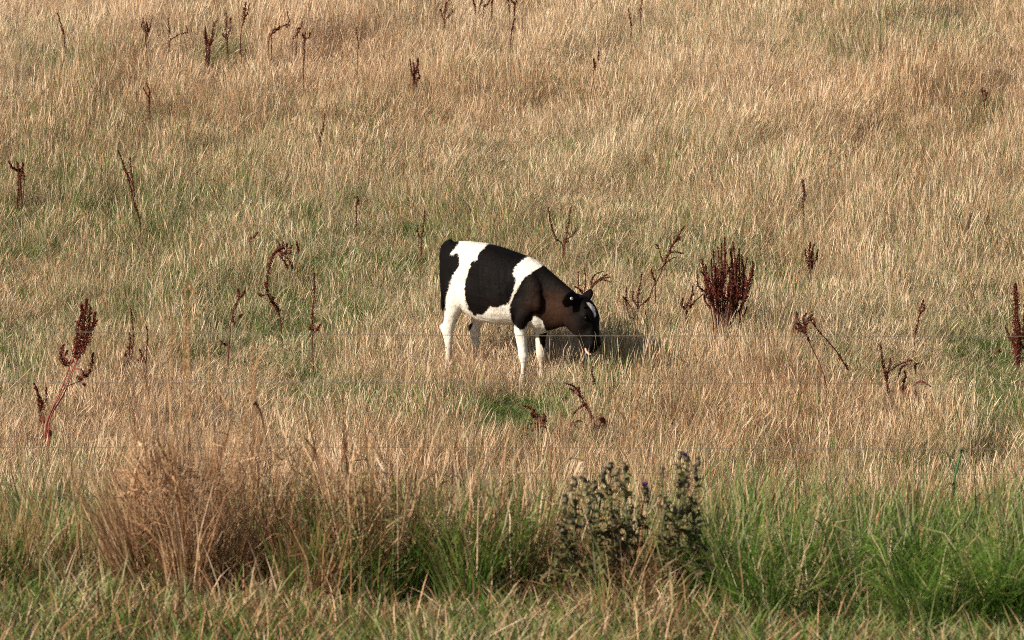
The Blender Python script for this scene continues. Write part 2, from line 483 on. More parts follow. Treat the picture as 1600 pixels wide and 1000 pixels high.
# near foreleg, far foreleg
limb([(828, 425, .045, .03, .045), (831, 450, .085, .05, .028), (825, 478, .088, .055, .01), (816, 500, .062, .050), (813, 517, .049, .044), (815.5, 536, .043, .038), (817.0, 547, .039, .037), (818, 556, .041, .038),
      (818.3, 565, .027, .027), (818, 576, .0195, .021), (817, 588, .0215, .023), (817, 596, .027, .028), (818.5, 602, .022, .023)], -.115, 34, (819.5, 612))
limb([(858, 440, .06, .04, -.04), (856, 465, .075, .05, -.02), (852, 490, .062, .048), (848, 508, .052, .044), (845, 525, .044, .040), (844.5, 540, .039, .036), (845, 549, .037, .036), (845.5, 556, .039, .037),
      (846, 564, .026, .026), (846.5, 574, .0195, .021), (847, 585, .025, .026), (848, 591, .022, .023)], .115, 32, (849.5, 600))
# near hind leg, far hind leg
limb([(716, 400, .05, .03, .05), (713, 422, .10, .055, .025), (712, 445, .108, .065, .005), (711, 468, .088, .062), (708.5, 486, .065, .052), (704.5, 500, .050, .042), (701, 511, .049, .036), (699.5, 519, .043, .034),
      (700.5, 529, .034, .029), (701, 541, .026, .0245), (701, 554, .0235, .024), (700, 566, .029, .029), (701.5, 574, .024, .024)], -.105, 34, (703, 586))
limb([(746, 420, .08, .04, -.03), (748, 445, .10, .06, -.01), (750, 470, .085, .058), (750, 487, .062, .050), (746.5, 500, .050, .042), (742.5, 510, .048, .036), (741, 518, .042, .034),
      (742.5, 528, .033, .029), (743.5, 540, .026, .0245), (743.5, 551, .0235, .024), (743, 560, .029, .029), (745, 567, .024, .024)], .105, 34, (747, 576))
def blob(c, rx, ry, rz, ax=CF, ay=CL, az=UP):
    """ellipsoid"""
    rings = []
    for t in np.linspace(.12, math.pi - .12, 9):
        rings.append(c + az * rz * math.cos(t) + (rx * math.sin(t) * np.cos(TH))[:, None] * ax + (ry * math.sin(t) * np.sin(TH))[:, None] * ay)
    loft(rings)
blob(LP(691.5, 511.5, -.105), .018, .018, .032)                     # points of the hocks
blob(LP(735, 512, .105), .016, .018, .03)
blob(LP(703, 380, 0), .03, .03, .03)                           # tail head
blob(LP(727, 393, -.07), .05, .05, .03)                        # hip bones
blob(LP(751, 389, .09), .045, .05, .03)
blob(LP(718, 465, -.125), .06, .035, .07)                        # stifle
blob(LP(838, 472, -.105), .06, .035, .07)                        # point of the shoulder
blob(LP(900, 508, -.052), .035, .02, .05)                        # cheeks
blob(LP(908, 505, .052), .035, .02, .05)
blob(LP(912.5, 494, -.072), .024, .016, .02)                     # brows over the eyes
blob(LP(925, 492, .072), .024, .016, .02)
blob(LP(845, 513, 0), .05, .04, .035)                            # brisket
# tail along the rear edge of the thigh
def tubew(P, r, k=12):
    CG.tube(P, r, k)
TAILP = resample([LP(706, 379, 0), LP(696, 385, 0), LP(692.5, 400, -.01), LP(692.5, 425, -.015), LP(693, 450, -.02), LP(693.5, 470, -.025), LP(694, 486, -.03)], 26)
tubew(TAILP - CF * .012, np.interp(np.linspace(0, 1, 26), [0, .15, .4, .75, .9, 1], [.024, .022, .016, .013, .016, .006]))
# ears
def ear(root, tip, up, w, th=.011):
    ax = tip - root; L = np.linalg.norm(ax); ax /= L
    up = up - ax * np.dot(up, ax); up /= np.linalg.norm(up)
    nn = np.cross(ax, up)
    rings = []
    for t, k in zip(np.linspace(0, 1, 12), resample([[.42], [.62], [.9], [1.0], [.9], [.62], [.2]], 12)[:, 0]):
        c = root + ax * L * t - up * .012 * math.sin(t * 3)
        rings.append(c + (k * w * np.cos(TH))[:, None] * up + (th * np.sin(TH))[:, None] * nn + nn[None] * (.25 * w * k * (np.cos(TH) ** 2))[:, None])
    loft(rings)
EAR_N = (LP(904, 465, -.055), LP(878.5, 468, -.20))
EAR_F = (LP(913, 470, .05), LP(924.5, 452.5, .115))
ear(EAR_N[0], EAR_N[1], UP * .9 + CF * .3, .062)
ear(EAR_F[0], EAR_F[1], UP * .2 + CF * .95, .050, .017)

raw = CG.mesh('calf_raw', None, True)
tmp = bpy.data.objects.new('calf_raw', raw); COL.objects.link(tmp)
rm = tmp.modifiers.new('r', 'REMESH'); rm.mode = 'VOXEL'; rm.voxel_size = .0065
sm = tmp.modifiers.new('s', 'SMOOTH'); sm.factor = .5; sm.iterations = 7
dg = bpy.context.evaluated_depsgraph_get()
me = bpy.data.meshes.new_from_object(tmp.evaluated_get(dg))
bpy.data.objects.remove(tmp, do_unlink=True)
me.name = 'calf_body'
# hollows and bumps of bone and muscle: (px, py, lateral, radius m, depth m, positive = outwards), mirrored to the far side
_nv = len(me.vertices)
_c = np.empty(_nv * 3, np.float32); me.vertices.foreach_get('co', _c); _c = _c.reshape(-1, 3).astype(float)
_n = np.empty(_nv * 3, np.float32); me.vertices.foreach_get('normal', _n); _n = _n.reshape(-1, 3).astype(float)
_off = np.zeros(_nv)
for a_, b_, y_, r_, d_ in ((733, 432, -.17, .075, -.024), (806, 462, -.17, .06, -.014), (735, 482, -.15, .05, -.012), (716, 430, -.15, .07, .008), (706, 440, -.14, .05, -.008),
                           (815, 430, -.14, .05, .010), (832, 480, -.13, .045, .012), (848, 470, -.10, .04, -.012), (862, 500, -.07, .035, -.006), (820, 497, -.12, .03, .008), (775, 470, -.19, .09, .010),
                           (918, 515, -.05, .03, -.010), (903, 508, -.07, .035, .006), (915, 492, -.08, .02, .005), (926, 538, -.05, .018, .005), (870, 462, -.08, .05, -.006)):
    q_ = LP(a_, b_, y_)
    for sg in (1, -1):
        t_ = q_ if sg > 0 else q_ - 2 * y_ * CL
        _off += d_ * np.exp(-((_c - t_) ** 2).sum(1) / r_ ** 2)
_lx, _ly = (_c - CO) @ CF, (_c - CO) @ CL
_px, _py = proj(_c)
_rib = smooth(738, 752, _px) * smooth(806, 792, _px) * smooth(405, 425, _py) * smooth(495, 470, _py) * (np.abs(_ly) > .08)
_off += .0014 * _rib * np.sin((_lx + .25 * (_c[:, 2])) * 2 * math.pi / .052)
_c += _n * _off[:, None]
me.vertices.foreach_set('co', _c.astype(np.float32).ravel()); me.update()
nv = len(me.vertices)
co = np.empty(nv * 3, np.float32); me.vertices.foreach_get('co', co); co = co.reshape(-1, 3).astype(float)
me.polygons.foreach_set('use_smooth', np.ones(len(me.polygons), bool))

# coat pattern, from outlines in photograph pixels (zoom factor 1185 / 320 about 660, 350)
def Z1(pts): return np.array([(660 + a / 3.703, 350 + b / 3.703) for a, b in pts])
def sdist(poly, x, y):
    """signed distance in pixels, positive inside"""
    d = np.full(x.shape, 1e9); ins = np.zeros(x.shape, bool)
    for (x0, y0), (x1, y1) in zip(poly, np.roll(poly, -1, 0)):
        ex, ey = x1 - x0, y1 - y0
        t = np.clip(((x - x0) * ex + (y - y0) * ey) / (ex * ex + ey * ey + 1e-9), 0, 1)
        d = np.minimum(d, np.hypot(x - x0 - t * ex, y - y0 - t * ey))
        c = ((y0 > y) != (y1 > y)) & (x < (x1 - x0) * (y - y0) / (y1 - y0 + 1e-12) + x0)
        ins ^= c
    return np.where(ins, d, -d)
B_RUMP = Z1([(80, 120), (90, 40), (190, 60), (212, 92), (216, 110), (194, 134), (160, 172), (176, 178), (196, 166), (213, 176), (217, 205), (213, 245), (182, 285), (165, 320), (158, 350), (148, 385), (138, 440), (134, 500), (80, 520), (80, 150)])
B_SADDLE = Z1([(385, 112), (345, 148), (322, 175), (318, 205), (285, 218), (268, 262), (247, 335), (242, 400), (250, 450), (270, 500), (305, 528), (345, 524), (375, 500), (392, 478), (440, 480), (480, 472), (503, 455), (518, 415), (532, 365), (542, 310), (520, 290), (527, 262), (565, 220), (618, 180), (620, 120), (480, 60), (385, 60)])
B_FRONT = Z1([(698, 238), (645, 268), (592, 308), (560, 358), (532, 408), (508, 462), (504, 515), (520, 568), (542, 600), (570, 616), (592, 608), (606, 575), (636, 556), (645, 536), (672, 540), (695, 570), (708, 605), (730, 640), (800, 640), (900, 820), (1120, 820), (1120, 330), (900, 300), (760, 180)])
W_BLAZE = Z1([(950, 452), (968, 456), (992, 478), (1004, 512), (1001, 540), (993, 528), (982, 500)])
B_FARKNEE = Z1([(672, 640), (725, 625), (725, 700), (700, 720), (680, 690)])
B_FARGASKIN = Z1([(238, 640), (262, 530), (305, 545), (285, 600), (262, 645)])
rel = co - CO
lx, ly, lz = rel @ CF, rel @ CL, rel[:, 2]
mir = co - np.maximum(ly, 0)[:, None] * 2 * CL
nz = lambda sc, o: fbm(lx * sc + o, lz * sc + ly * sc * .7 + o) - .5
px, py = proj(mir); jx, jy = px + 3 * nz(28, 3) + 4 * nz(130, 9), py + 3 * nz(28, 50) + 4 * nz(130, 70)
qx, qy = proj(co)
blk = np.maximum(np.maximum(sdist(B_RUMP, jx, jy), sdist(B_SADDLE, jx, jy)), sdist(B_FRONT, jx, jy))
farleg = (ly > .05) & (qy > 505)
d2 = np.maximum(sdist(B_FARKNEE, qx, qy), sdist(B_FARGASKIN, qx, qy))
blk = np.where(farleg & (qx < 870), d2, blk)
bx, by = qx + 3 * nz(40, 11), qy + 3 * nz(40, 23)
blk = np.minimum(blk, -np.where(qx > 900, sdist(W_BLAZE, bx, by), -50))
blk = np.where(farleg & (qx > 880), 10, blk)
blackness = smooth(-.7, .7, blk)
hoof = np.zeros(nv)
for fx, fy, yy in ((819.5, 612, -.115), (849.5, 600, .115), (703, 586, -.105), (747, 576, .105)):
    b = LP(fx, fy, yy); b[2] = terrain(b[0], b[1])
    hoof = np.maximum(hoof, (np.hypot(*(co - b)[:, :2].T) < .06) * smooth(.05, .042, co[:, 2] - b[2]))
# sun-bleached brown hair on neck, cheek and belly edge of the patches
brown = .07 + np.clip(1.0 * np.exp(-((qx - 866) / 23) ** 2 - ((qy - 484) / 33) ** 2) + .3 * np.exp(-((qx - 898) / 9) ** 2 - ((qy - 512) / 16) ** 2) + .28 * np.exp(-((qx - 830) / 16) ** 2 - ((qy - 470) / 40) ** 2)
                     + .25 * np.exp(-((qx - 790) / 40) ** 2 - ((qy - 480) / 14) ** 2), 0, 1) + .25 * nz(14, 31)
inner = np.exp(-((rel @ CL) - .19) ** 2 / .0012) * (qx > 915) * (qy < 466)
gz_ = terrain(co[:, 0], co[:, 1])
dirt = np.clip(smooth(.34, .10, co[:, 2] - gz_) * .55 + .9 * nz(22, 77) + .35 * nz(70, 5), 0, .75) * (co[:, 2] - gz_ < .4) + np.clip(1.1 * nz(9, 41) - .12, 0, .3)
for k, a in (('black', blackness), ('brown', np.clip(brown, 0, 1)), ('hoof', hoof), ('dirt', dirt)):
    at_ = me.attributes.new(k, 'FLOAT', 'POINT'); at_.data.foreach_set('value', a.astype(np.float32))
m, nt, out = new_mat('calf_coat')
A = lambda name: N(nt, 'ShaderNodeAttribute', attribute_name=name).outputs['Fac']
gpos = N(nt, 'ShaderNodeNewGeometry')
n1 = N(nt, 'ShaderNodeTexNoise'); n1.inputs['Scale'].default_value = 14; n1.inputs['Detail'].default_value = 5
n2 = N(nt, 'ShaderNodeTexNoise'); n2.inputs['Scale'].default_value = 160; n2.inputs['Detail'].default_value = 4
mp = N(nt, 'ShaderNodeMapping'); mp.inputs['Scale'].default_value = (1, 1, .45)
nt.links.new(gpos.outputs[0], n1.inputs[0]); nt.links.new(gpos.outputs[0], mp.inputs[0]); nt.links.new(mp.outputs[0], n2.inputs[0])
white = mixc(nt, n2.outputs[0], ramp(nt, n1.outputs[0], [(.35, (.62, .54, .45)), (.6, (.76, .71, .64))]), (.80, .76, .70))
blackc = ramp(nt, A('brown'), [(0, (.003, .0025, .0025)), (.3, (.008, .0055, .005)), (.6, (.022, .0105, .0068)), (1, (.036, .0175, .011))])
white = mixc(nt, A('dirt'), white, (.34, .25, .17))
c = mixc(nt, A('black'), white, blackc)
c = mixc(nt, A('hoof'), c, (.05, .04, .03))
p = N(nt, 'ShaderNodeBsdfPrincipled'); p.inputs['Roughness'].default_value = .62; p.inputs['Specular IOR Level'].default_value = .05
nt.links.new(c, p.inputs[0])
bp = N(nt, 'ShaderNodeBump'); bp.inputs['Strength'].default_value = .35; bp.inputs['Distance'].default_value = .006
nt.links.new(n2.outputs[0], bp.inputs['Height'])
bp2 = N(nt, 'ShaderNodeBump'); bp2.inputs['Strength'].default_value = .5; bp2.inputs['Distance'].default_value = .02
nt.links.new(n1.outputs[0], bp2.inputs['Height']); nt.links.new(bp.outputs[0], bp2.inputs['Normal'])
nt.links.new(bp2.outputs[0], p.inputs['Normal'])
nt.links.new(p.outputs[0], out.inputs[0])
me.materials.clear(); me.materials.append(m)
base = Vector((CO[0], CO[1], float(terrain(CO[0], CO[1]))))
calf = link('calf', None, loc=base, label='black and white calf grazing head down in the dry grass', category='calf')
def calf_part(name, mesh):
    o = link(name, mesh, calf); o.location = -base
    return o
calf_part('body', me)
# short coat hair lying back and down over the body
hr = np.random.default_rng(12)
nrm_ = np.empty(nv * 3, np.float32); me.vertices.foreach_get('normal', nrm_); nrm_ = nrm_.reshape(-1, 3).astype(float)
pick = hr.integers(0, nv, 110000)
hx, hn_ = co[pick] + hr.normal(0, .003, (len(pick), 3)), nrm_[pick]
flow = -CF * .75 - UP * .75 + hr.normal(0, .28, (len(pick), 3))
flow = flow - (flow * hn_).sum(1)[:, None] * hn_
flow /= np.linalg.norm(flow, axis=1)[:, None] + 1e-6
dirv = flow + hn_ * hr.uniform(.22, .5, len(pick))[:, None]
side_ = np.cross(hn_, flow)
hl = hr.uniform(.010, .019, len(pick))[:, None] * (1 - .45 * (qx[pick] > 885))[:, None] * (1 - .5 * (qy[pick] > 518))[:, None]
hb = hx - hn_ * .004
HV = np.stack([hb - side_ * .0007, hb + side_ * .0007, hb + dirv * hl], 1).reshape(-1, 3)
HF = np.arange(len(HV)).reshape(-1, 3)
hm_ = mk_mesh('coat_hair', HV, HF, {k: np.repeat(v[pick], 3) for k, v in (('black', blackness), ('brown', np.clip(brown, 0, 1)), ('hoof', hoof), ('dirt', dirt))}, m)
ho = calf_part('coat_hair', hm_); ho['kind'] = 'stuff'
# eyes, ear tags and tongue
EYE = simple_mat('calf_eye', [(.3, (.002, .0015, .001)), (.7, (.005, .0035, .003))], .25, 30, .08)
TAG = simple_mat('ear_tag_metal', [(.3, (.34, .34, .33)), (.7, (.5, .5, .49))], .3, 50, .6, 0, .4)
TONGUE = simple_mat('tongue_skin', [(.3, (.50, .24, .22)), (.7, (.66, .36, .33))], .4, 60, .5)
def sphere(g, c, r, ax=CF, ay=CL, az=UP, k=14):
    th = np.arange(k) * 2 * math.pi / k; V = []; F = []
    for t in np.linspace(.05, math.pi - .05, 9):
        V.append(c + az * r[2] * math.cos(t) + (r[0] * math.sin(t) * np.cos(th))[:, None] * ax + (r[1] * math.sin(t) * np.sin(th))[:, None] * ay)
    for i in range(8):
        for j in range(k):
            a, b = i * k + j, i * k + (j + 1) % k
            F += [(a, b, b + k), (a, b + k, a + k)]
    g.add(np.vstack(V), F)
for e in (LP(914.5, 497.5, -.080), LP(925.5, 497, .080)):
    g_ = Geo(); sphere(g_, e, (.015, .007, .014)); calf_part('eye', g_.mesh('eye', EYE, True))
for (r0, t0), f, off in ((EAR_N, .50, CL * -.02 - UP * .0), (EAR_F, .12, CL * -.03 + UP * .01)):
    c0 = r0 * (1 - f) + t0 * f + off + CF * .018
    g_ = Geo(); rr = .0115 if f > .3 else .006
    nrm = np.array([.25, -.95, .15]); nrm /= np.linalg.norm(nrm); a1 = np.cross(nrm, UP); a1 /= np.linalg.norm(a1); a2 = np.cross(nrm, a1)
    c0 = c0 + nrm * .022
    sphere(g_, c0, (rr, rr, .006), a1, a2, nrm)
    g2 = Geo(); sphere(g2, c0 + nrm * .006, (rr * .35, rr * .35, .003), a1, a2, nrm)
    tg = calf_part('ear_tag', g_.mesh('ear_tag', TAG, True))
    st = link('stud', g2.mesh('stud', WIRE, True), tg)
g_ = Geo()
tp = resample([LP(917, 540, -.035), LP(915.5, 545, -.050), LP(917, 550, -.056), LP(920.5, 553, -.057), LP(924, 554.5, -.055)], 14)
g_.tube(tp, np.interp(np.linspace(0, 1, 14), [0, .5, .85, 1], [.007, .009, .008, .003]), 10)
calf_part('tongue', g_.mesh('tongue', TONGUE, True))

# ------------------------------------------------------------------ docks: dark red-brown seed stalks standing in the field
def seeds(g, P, T, r, n, size, rng):
    """n small papery seed flakes round the axis P (polyline), whorled"""
    L = len(P)
    q = rng.random(n)
    wh = max(3, L * 2)
    q = np.clip((np.floor(q * wh) + rng.normal(.5, .22, n)) / wh, 0, 1)
    c = np.stack([np.interp(q * (L - 1), np.arange(L), P[:, i]) for i in range(3)], 1)
    taper = np.interp(q, [0, .15, .7, 1], [.75, 1, .8, .25])
    d = rng.normal(0, 1, (n, 3)); d /= np.linalg.norm(d, axis=1)[:, None]
    c = c + d * (r * taper * rng.random(n) ** .8 * np.where(rng.random(n) < .12, 1.7, 1))[:, None]
    a = rng.normal(0, 1, (n, 3)) + d * .6; a /= np.linalg.norm(a, axis=1)[:, None]
    b = np.cross(a, rng.normal(0, 1, (n, 3))); b /= np.linalg.norm(b, axis=1)[:, None]
    sz = size * rng.uniform(.6, 1.3, n)[:, None]
    V = np.stack([c - a * sz, c + b * sz * .6, c + a * sz, c - b * sz * .6], 1).reshape(-1, 3)
    k = np.arange(n)[:, None] * 4
    g.add(V, np.concatenate([k + [0, 1, 2], k + [0, 2, 3]]))

DRNG = np.random.default_rng(21)
DOCK_BASES = []
def dock(label, base, branches, stem_mat=DOCK_STEM, seed_mat=DOCK_SEED, hidden=0, leaf=0, depth=.22, dens=1.0):
    """base: pixel where the stems vanish in the grass; branches: (polyline of pixels from the root end to the tip, start of the seeds 0..1, radius px)"""
    B = on_ground(base[0], base[1], 27)
    B = on_ground(base[0], base[1] + max(hidden, (.22 + .10 * float(smooth(34, 39, B[1]))) * FPX / B[1]), 27)
    DOCK_BASES.append((B[0], B[1]))
    B[2] = terrain(B[0], B[1])
    o = link('dock_plant', None, loc=Vector(B), label=label, category='dock plant', group='docks gone to seed in the pasture')
    mpp = B[1] / FPX                                  # metres per pixel at this distance
    for pts, t0, r in branches:
        n = max(8, int(len(pts) * 5))
        pts = np.array(pts, float)
        P = np.array([at_depth(a, b, B[1]) for a, b in pts])
        if abs(pts[0][0] - base[0]) < 34 and abs(pts[0][1] - base[1]) < 14:      # rooted: go down to the ground
            P = np.vstack([np.array([B[0] + (pts[0][0] - base[0]) * mpp * .7 + DRNG.normal(0, .012), B[1], B[2] - .02]), P])
        P = resample(P, n)
        f = np.linspace(0, 1, n)
        h = np.clip((P[:, 2] - B[2]), 0, None)
        sl = DRNG.normal(0, depth)
        P[:, 1] += sl * h + .012 * np.sin(f * 7 + DRNG.random() * 6)
        P[:, 0] += .004 * np.sin(f * 9 + DRNG.random() * 6)
        rel = P - B
        g = Geo(); g.tube(rel, np.interp(f, [0, 1], [.0055, .0024]) * (1 if r > 2 else .8), 5)
        st = link('stem', g.mesh('stem', stem_mat, True), o)
        if t0 < 1:
            i0 = min(int(t0 * (n - 1)), n - 3)
            H = rel[i0:]
            seglen = np.linalg.norm(np.diff(H, axis=0), axis=1).sum()
            cnt = int(max(60, seglen * 850 * (r / 3.5) ** 1.3 * dens))
            g = Geo(); seeds(g, H, None, r * mpp * (1.05 if dens == 1.05 else 1.38), int(cnt * 1.5), .0070, DRNG)
            link('seed_head', g.mesh('seed_head', seed_mat), st)
    for k in range(leaf):
        g = Geo(); c = np.array([DRNG.normal(0, .07), DRNG.normal(0, .07), DRNG.uniform(.12, .22)])
        L_, w = DRNG.uniform(.08, .14), DRNG.uniform(.015, .028); az = DRNG.random() * 6.28
        d = np.array([math.cos(az), math.sin(az), DRNG.uniform(-.4, .5)]); sd = np.array([-math.sin(az), math.cos(az), .3])
        V = []
        for t, ww in zip(np.linspace(0, 1, 6), (.15, .8, 1, .85, .5, .05)):
            m_ = c + d * L_ * t + UP * .03 * math.sin(t * 4); V += [m_ - sd * w * ww, m_ + UP * .006, m_ + sd * w * ww * .9]
        F = []
        for i in range(5):
            for j in range(2):
                a = i * 3 + j; F += [(a, a + 1, a + 4), (a, a + 4, a + 3)]
        g.add(V, F); link('leaf', g.mesh('leaf', DOCK_LEAF), o)
    return o

# the dense bush right of the calf
tops = [(1100, 412), (1106, 404), (1112, 398), (1117, 391), (1122, 384), (1126, 376), (1131, 384), (1136, 367), (1140, 383), (1143, 374), (1148, 376), (1151, 388), (1155, 386), (1159, 394), (1163, 398), (1168, 402), (1172, 404), (1177, 405), (1108, 425), (1120, 410), (1130, 402), (1145, 398), (1155, 412), (1166, 425), (1128, 420), (1140, 415), (1150, 428), (1114, 432)]
br = []
for a, b in tops:
    m_ = 1133 + (a - 1135) * .72 + DRNG.normal(0, 3)
    br.append(([(1133 + (a - 1135) * .5, 512), (m_, 476), (1135 + (a - 1135) * .95 + DRNG.normal(0, 3), (b + 470) / 2), (a + DRNG.normal(0, 2), b + abs(DRNG.normal(0, 7)))], DRNG.uniform(.36, .55), DRNG.uniform(1.7, 3.2)))
    if DRNG.random() < .75:
        br.append(([(m_, 470), (m_ + DRNG.normal(0, 7), 452), (m_ + DRNG.normal(0, 10), DRNG.uniform(405, 440))], .1, DRNG.uniform(2, 3)))
br += [([(1128, 512), (1112, 470), (1102, 440), (1098, 406)], .5, 3), ([(1112, 470), (1106, 448), (1103, 415)], .3, 3), ([(1112, 455), (1100, 455), (1092, 448), (1091, 430)], .2, 3.2), ([(1098, 458), (1086, 470), (1078, 478), (1082, 446)], .35, 3), ([(1098, 458), (1102, 470), (1108, 480)], .1, 2.4)]
dock('large dense dark red dock bush right of the calf', (1133, 512), br + [([(1150, 490), (1160, 478), (1168, 462)], .1, 2.2), ([(1155, 505), (1163, 490), (1166, 478)], .1, 2), ([(1120, 490), (1114, 470), (1108, 452)], .2, 2.2), ([(1158, 470), (1170, 440), (1174, 418)], .2, 2.6)], dens=1.05)
dock('thin reddish dock spikes at the foot of the large dock bush, on its left', (1072, 488), [([(1072, 488), (1074, 476), (1084, 458)], .3, 2.6), ([(1072, 488), (1066, 478), (1067, 466)], .2, 2.2)])
# the tall leaning one at the left
dock('tall leaning dock with bushy dark head and bright red stems, left side', (72, 664), [
    ([(72, 664), (95, 610), (112, 568), (124, 540), (132, 500), (137, 466)], .6, 5.4), ([(74, 660), (98, 612), (116, 570), (128, 540), (128, 505), (127, 476)], .6, 5), ([(76, 658), (100, 614), (122, 560), (138, 525), (145, 490)], .64, 4.8),
    ([(122, 560), (134, 530), (148, 505), (154, 500)], .35, 3.2), ([(122, 560), (130, 548), (140, 530)], .2, 3), ([(124, 545), (140, 505), (141, 480)], .3, 4), ([(120, 548), (122, 520), (130, 490)], .2, 4.4), ([(112, 568), (104, 566), (101, 550), (104, 534)], .3, 4), ([(112, 568), (98, 570), (99, 552)], .3, 4),
    ([(112, 568), (118, 552), (120, 536)], .3, 3.5), ([(108, 578), (126, 580), (132, 590), (140, 572), (144, 553)], .45, 3.6), ([(126, 582), (132, 588), (136, 575)], .2, 4), ([(105, 604), (122, 598), (131, 604)], .8, 1.6)], DOCK_STEM_RED, leaf=2, dens=1.1)
dock('short dark dock spikes beside the foot of the tall leaning red-stemmed dock', (64, 640), [([(64, 640), (62, 618), (56, 596)], .25, 3), ([(66, 640), (70, 622), (70, 606)], .3, 2.8), ([(64, 642), (66, 630), (63, 618)], .2, 3.4)])
dock('arching dock with a drooping dark fan of seed branches at its top', (440, 512), [
    ([(440, 512), (436, 490), (424, 468), (419, 452), (422, 425), (428, 400), (437, 388), (446, 385)], .28, 3.6), ([(424, 462), (431, 474), (436, 486)], .1, 3.4), ([(420, 456), (412, 460), (404, 457)], .4, 2.2), ([(418, 456), (414, 448), (414, 443)], .2, 2.2),
    ([(430, 396), (438, 388), (435, 377)], .3, 2.2), ([(434, 392), (443, 385), (444, 376)], .25, 2.6), ([(434, 393), (446, 395), (449, 380)], .3, 2.8), ([(434, 394), (447, 404), (455, 416), (457, 420)], .2, 2.8), ([(434, 393), (450, 398), (455, 385)], .3, 2.6), ([(436, 395), (448, 410), (450, 418)], .2, 2.6)])
dock('single short dark seed spike standing right of the arching dock', (466, 400), [([(465, 398), (466, 388), (463, 378)], .1, 2)], hidden=30)
dock('thin two-stemmed dock between the arching dock and tall orange grass stalks', (357, 548), [([(357, 548), (361, 515), (366, 490), (374, 465), (373, 449)], .72, 3), ([(362, 512), (362, 490), (366, 478)], .2, 2.8), ([(372, 470), (378, 462), (382, 456)], .3, 2.6), ([(368, 505), (374, 497), (378, 492)], .5, 2), ([(357, 548), (350, 538), (346, 534)], .5, 2)])
dock('upright thin dark red dock spike with small side cluster, right of arching dock', (488, 548), [([(488, 548), (489, 515), (488, 490), (490, 455), (491, 427)], .35, 2.8), ([(489, 520), (496, 514), (502, 505)], .4, 3.2), ([(489, 516), (484, 514)], .4, 2.4)])
dock('faint brown dock spikes amid straw left of the orange stalks', (202, 565), [([(202, 565), (202, 540), (200, 520)], .3, 2.6), ([(206, 565), (207, 520), (205, 478)], .45, 1.6), ([(230, 560), (231, 530), (230, 508)], .4, 1.7), ([(228, 572), (224, 555), (219, 545)], .3, 2.2), ([(205, 560), (196, 556), (194, 548)], .5, 2)], seed_mat=DOCK_SEED, leaf=3)
dock('slender dark seed spike behind the calf, above its back at left', (657, 402), [([(657, 402), (659, 380), (661, 355), (663, 329)], .3, 2.1), ([(660, 376), (655, 366), (653, 350)], .4, 1.7)])
dock('pair of forked thin seed spikes standing behind the calf\'s withers', (881, 388), [([(881, 388), (884, 375), (889, 350), (893, 323)], .4, 2.2), ([(882, 382), (893, 370), (900, 358)], .3, 1.9), ([(880, 384), (868, 372), (861, 352), (857, 322)], .45, 2.2)])
dock('open branching dock leaning right, between calf head and dock bush', (1016, 458), [([(1016, 458), (1028, 430), (1040, 400), (1051, 378), (1066, 350)], .5, 2.8), ([(1036, 410), (1032, 396), (1026, 382)], .2, 2), ([(1043, 396), (1052, 393), (1068, 396)], .2, 2), ([(1030, 424), (1044, 412), (1055, 404)], .25, 2), ([(1046, 385), (1056, 376), (1063, 369)], .3, 2.4), ([(1024, 448), (1020, 432), (1018, 420)], .25, 2.2)])
dock('dark red dock with several short spikes standing right of the calf\'s muzzle', (995, 522), [([(995, 522), (996, 495), (999, 465), (1004, 428)], .4, 2.5), ([(997, 480), (1006, 472), (1014, 464)], .25, 2.2), ([(994, 510), (980, 490), (981, 452)], .45, 2.3), ([(994, 500), (984, 478), (974, 464)], .6, 2), ([(997, 482), (990, 470), (990, 456)], .3, 1.9), ([(1010, 520), (1010, 500), (1008, 485)], .3, 1.6)])
dock('curling dock rising just behind the calf\'s ears', (922, 470), [([(922, 470), (923, 445), (930, 430), (943, 424)], .15, 1.4), ([(923, 448), (935, 437), (950, 428)], .2, 1.3), ([(923, 452), (938, 440), (956, 443)], .2, 1.4), ([(925, 450), (940, 436), (954, 433)], .25, 1.2), ([(912, 465), (904, 450), (905, 424)], .35, 1.7), ([(912, 465), (908, 455), (898, 448)], .5, 1.8), ([(914, 465), (914, 440), (913, 416)], .4, 1.4)], hidden=60)
dock('small upright red-brown dock cluster right of the large dock bush', (1266, 424), [([(1266, 424), (1264, 400), (1266, 377)], .2, 3), ([(1267, 424), (1270, 402), (1273, 382)], .25, 3), ([(1266, 424), (1261, 405), (1261, 390)], .2, 2.6), ([(1267, 422), (1276, 404), (1278, 390)], .3, 2), ([(1268, 428), (1270, 412), (1268, 392)], .2, 3)])
dock('left-leaning dock with tangled dark head and long brown stem', (1290, 605), [([(1290, 605), (1282, 570), (1270, 545), (1258, 522), (1248, 505), (1244, 486)], .62, 3), ([(1262, 528), (1250, 512), (1240, 500)], .2, 2.4), ([(1258, 522), (1262, 505), (1272, 492)], .2, 2.6), ([(1258, 520), (1254, 500), (1258, 488)], .2, 2.4), ([(1324, 576), (1308, 552), (1286, 525), (1264, 498)], .05, 1.5), ([(1324, 576), (1316, 563), (1310, 554)], .0, 2.2), ([(1262, 502), (1272, 500), (1274, 510)], .2, 1.8), ([(1260, 520), (1248, 518), (1246, 512)], .2, 2)])
dock('single slim dark dock spike leaning right, right half of the field', (1430, 530), [([(1430, 530), (1434, 508), (1440, 485), (1444, 470)], .35, 3), ([(1436, 500), (1444, 486), (1448, 478)], .3, 2)])
dock('thick dark red dock at the right edge of the picture', (1588, 535), [([(1588, 535), (1587, 500), (1586, 470), (1583, 440)], .25, 3.6), ([(1590, 535), (1594, 490), (1598, 450)], .2, 5), ([(1592, 540), (1602, 490), (1606, 440)], .2, 6), ([(1586, 540), (1578, 528), (1573, 512)], .3, 3), ([(1592, 545), (1592, 525), (1590, 500)], .2, 4)], leaf=2)
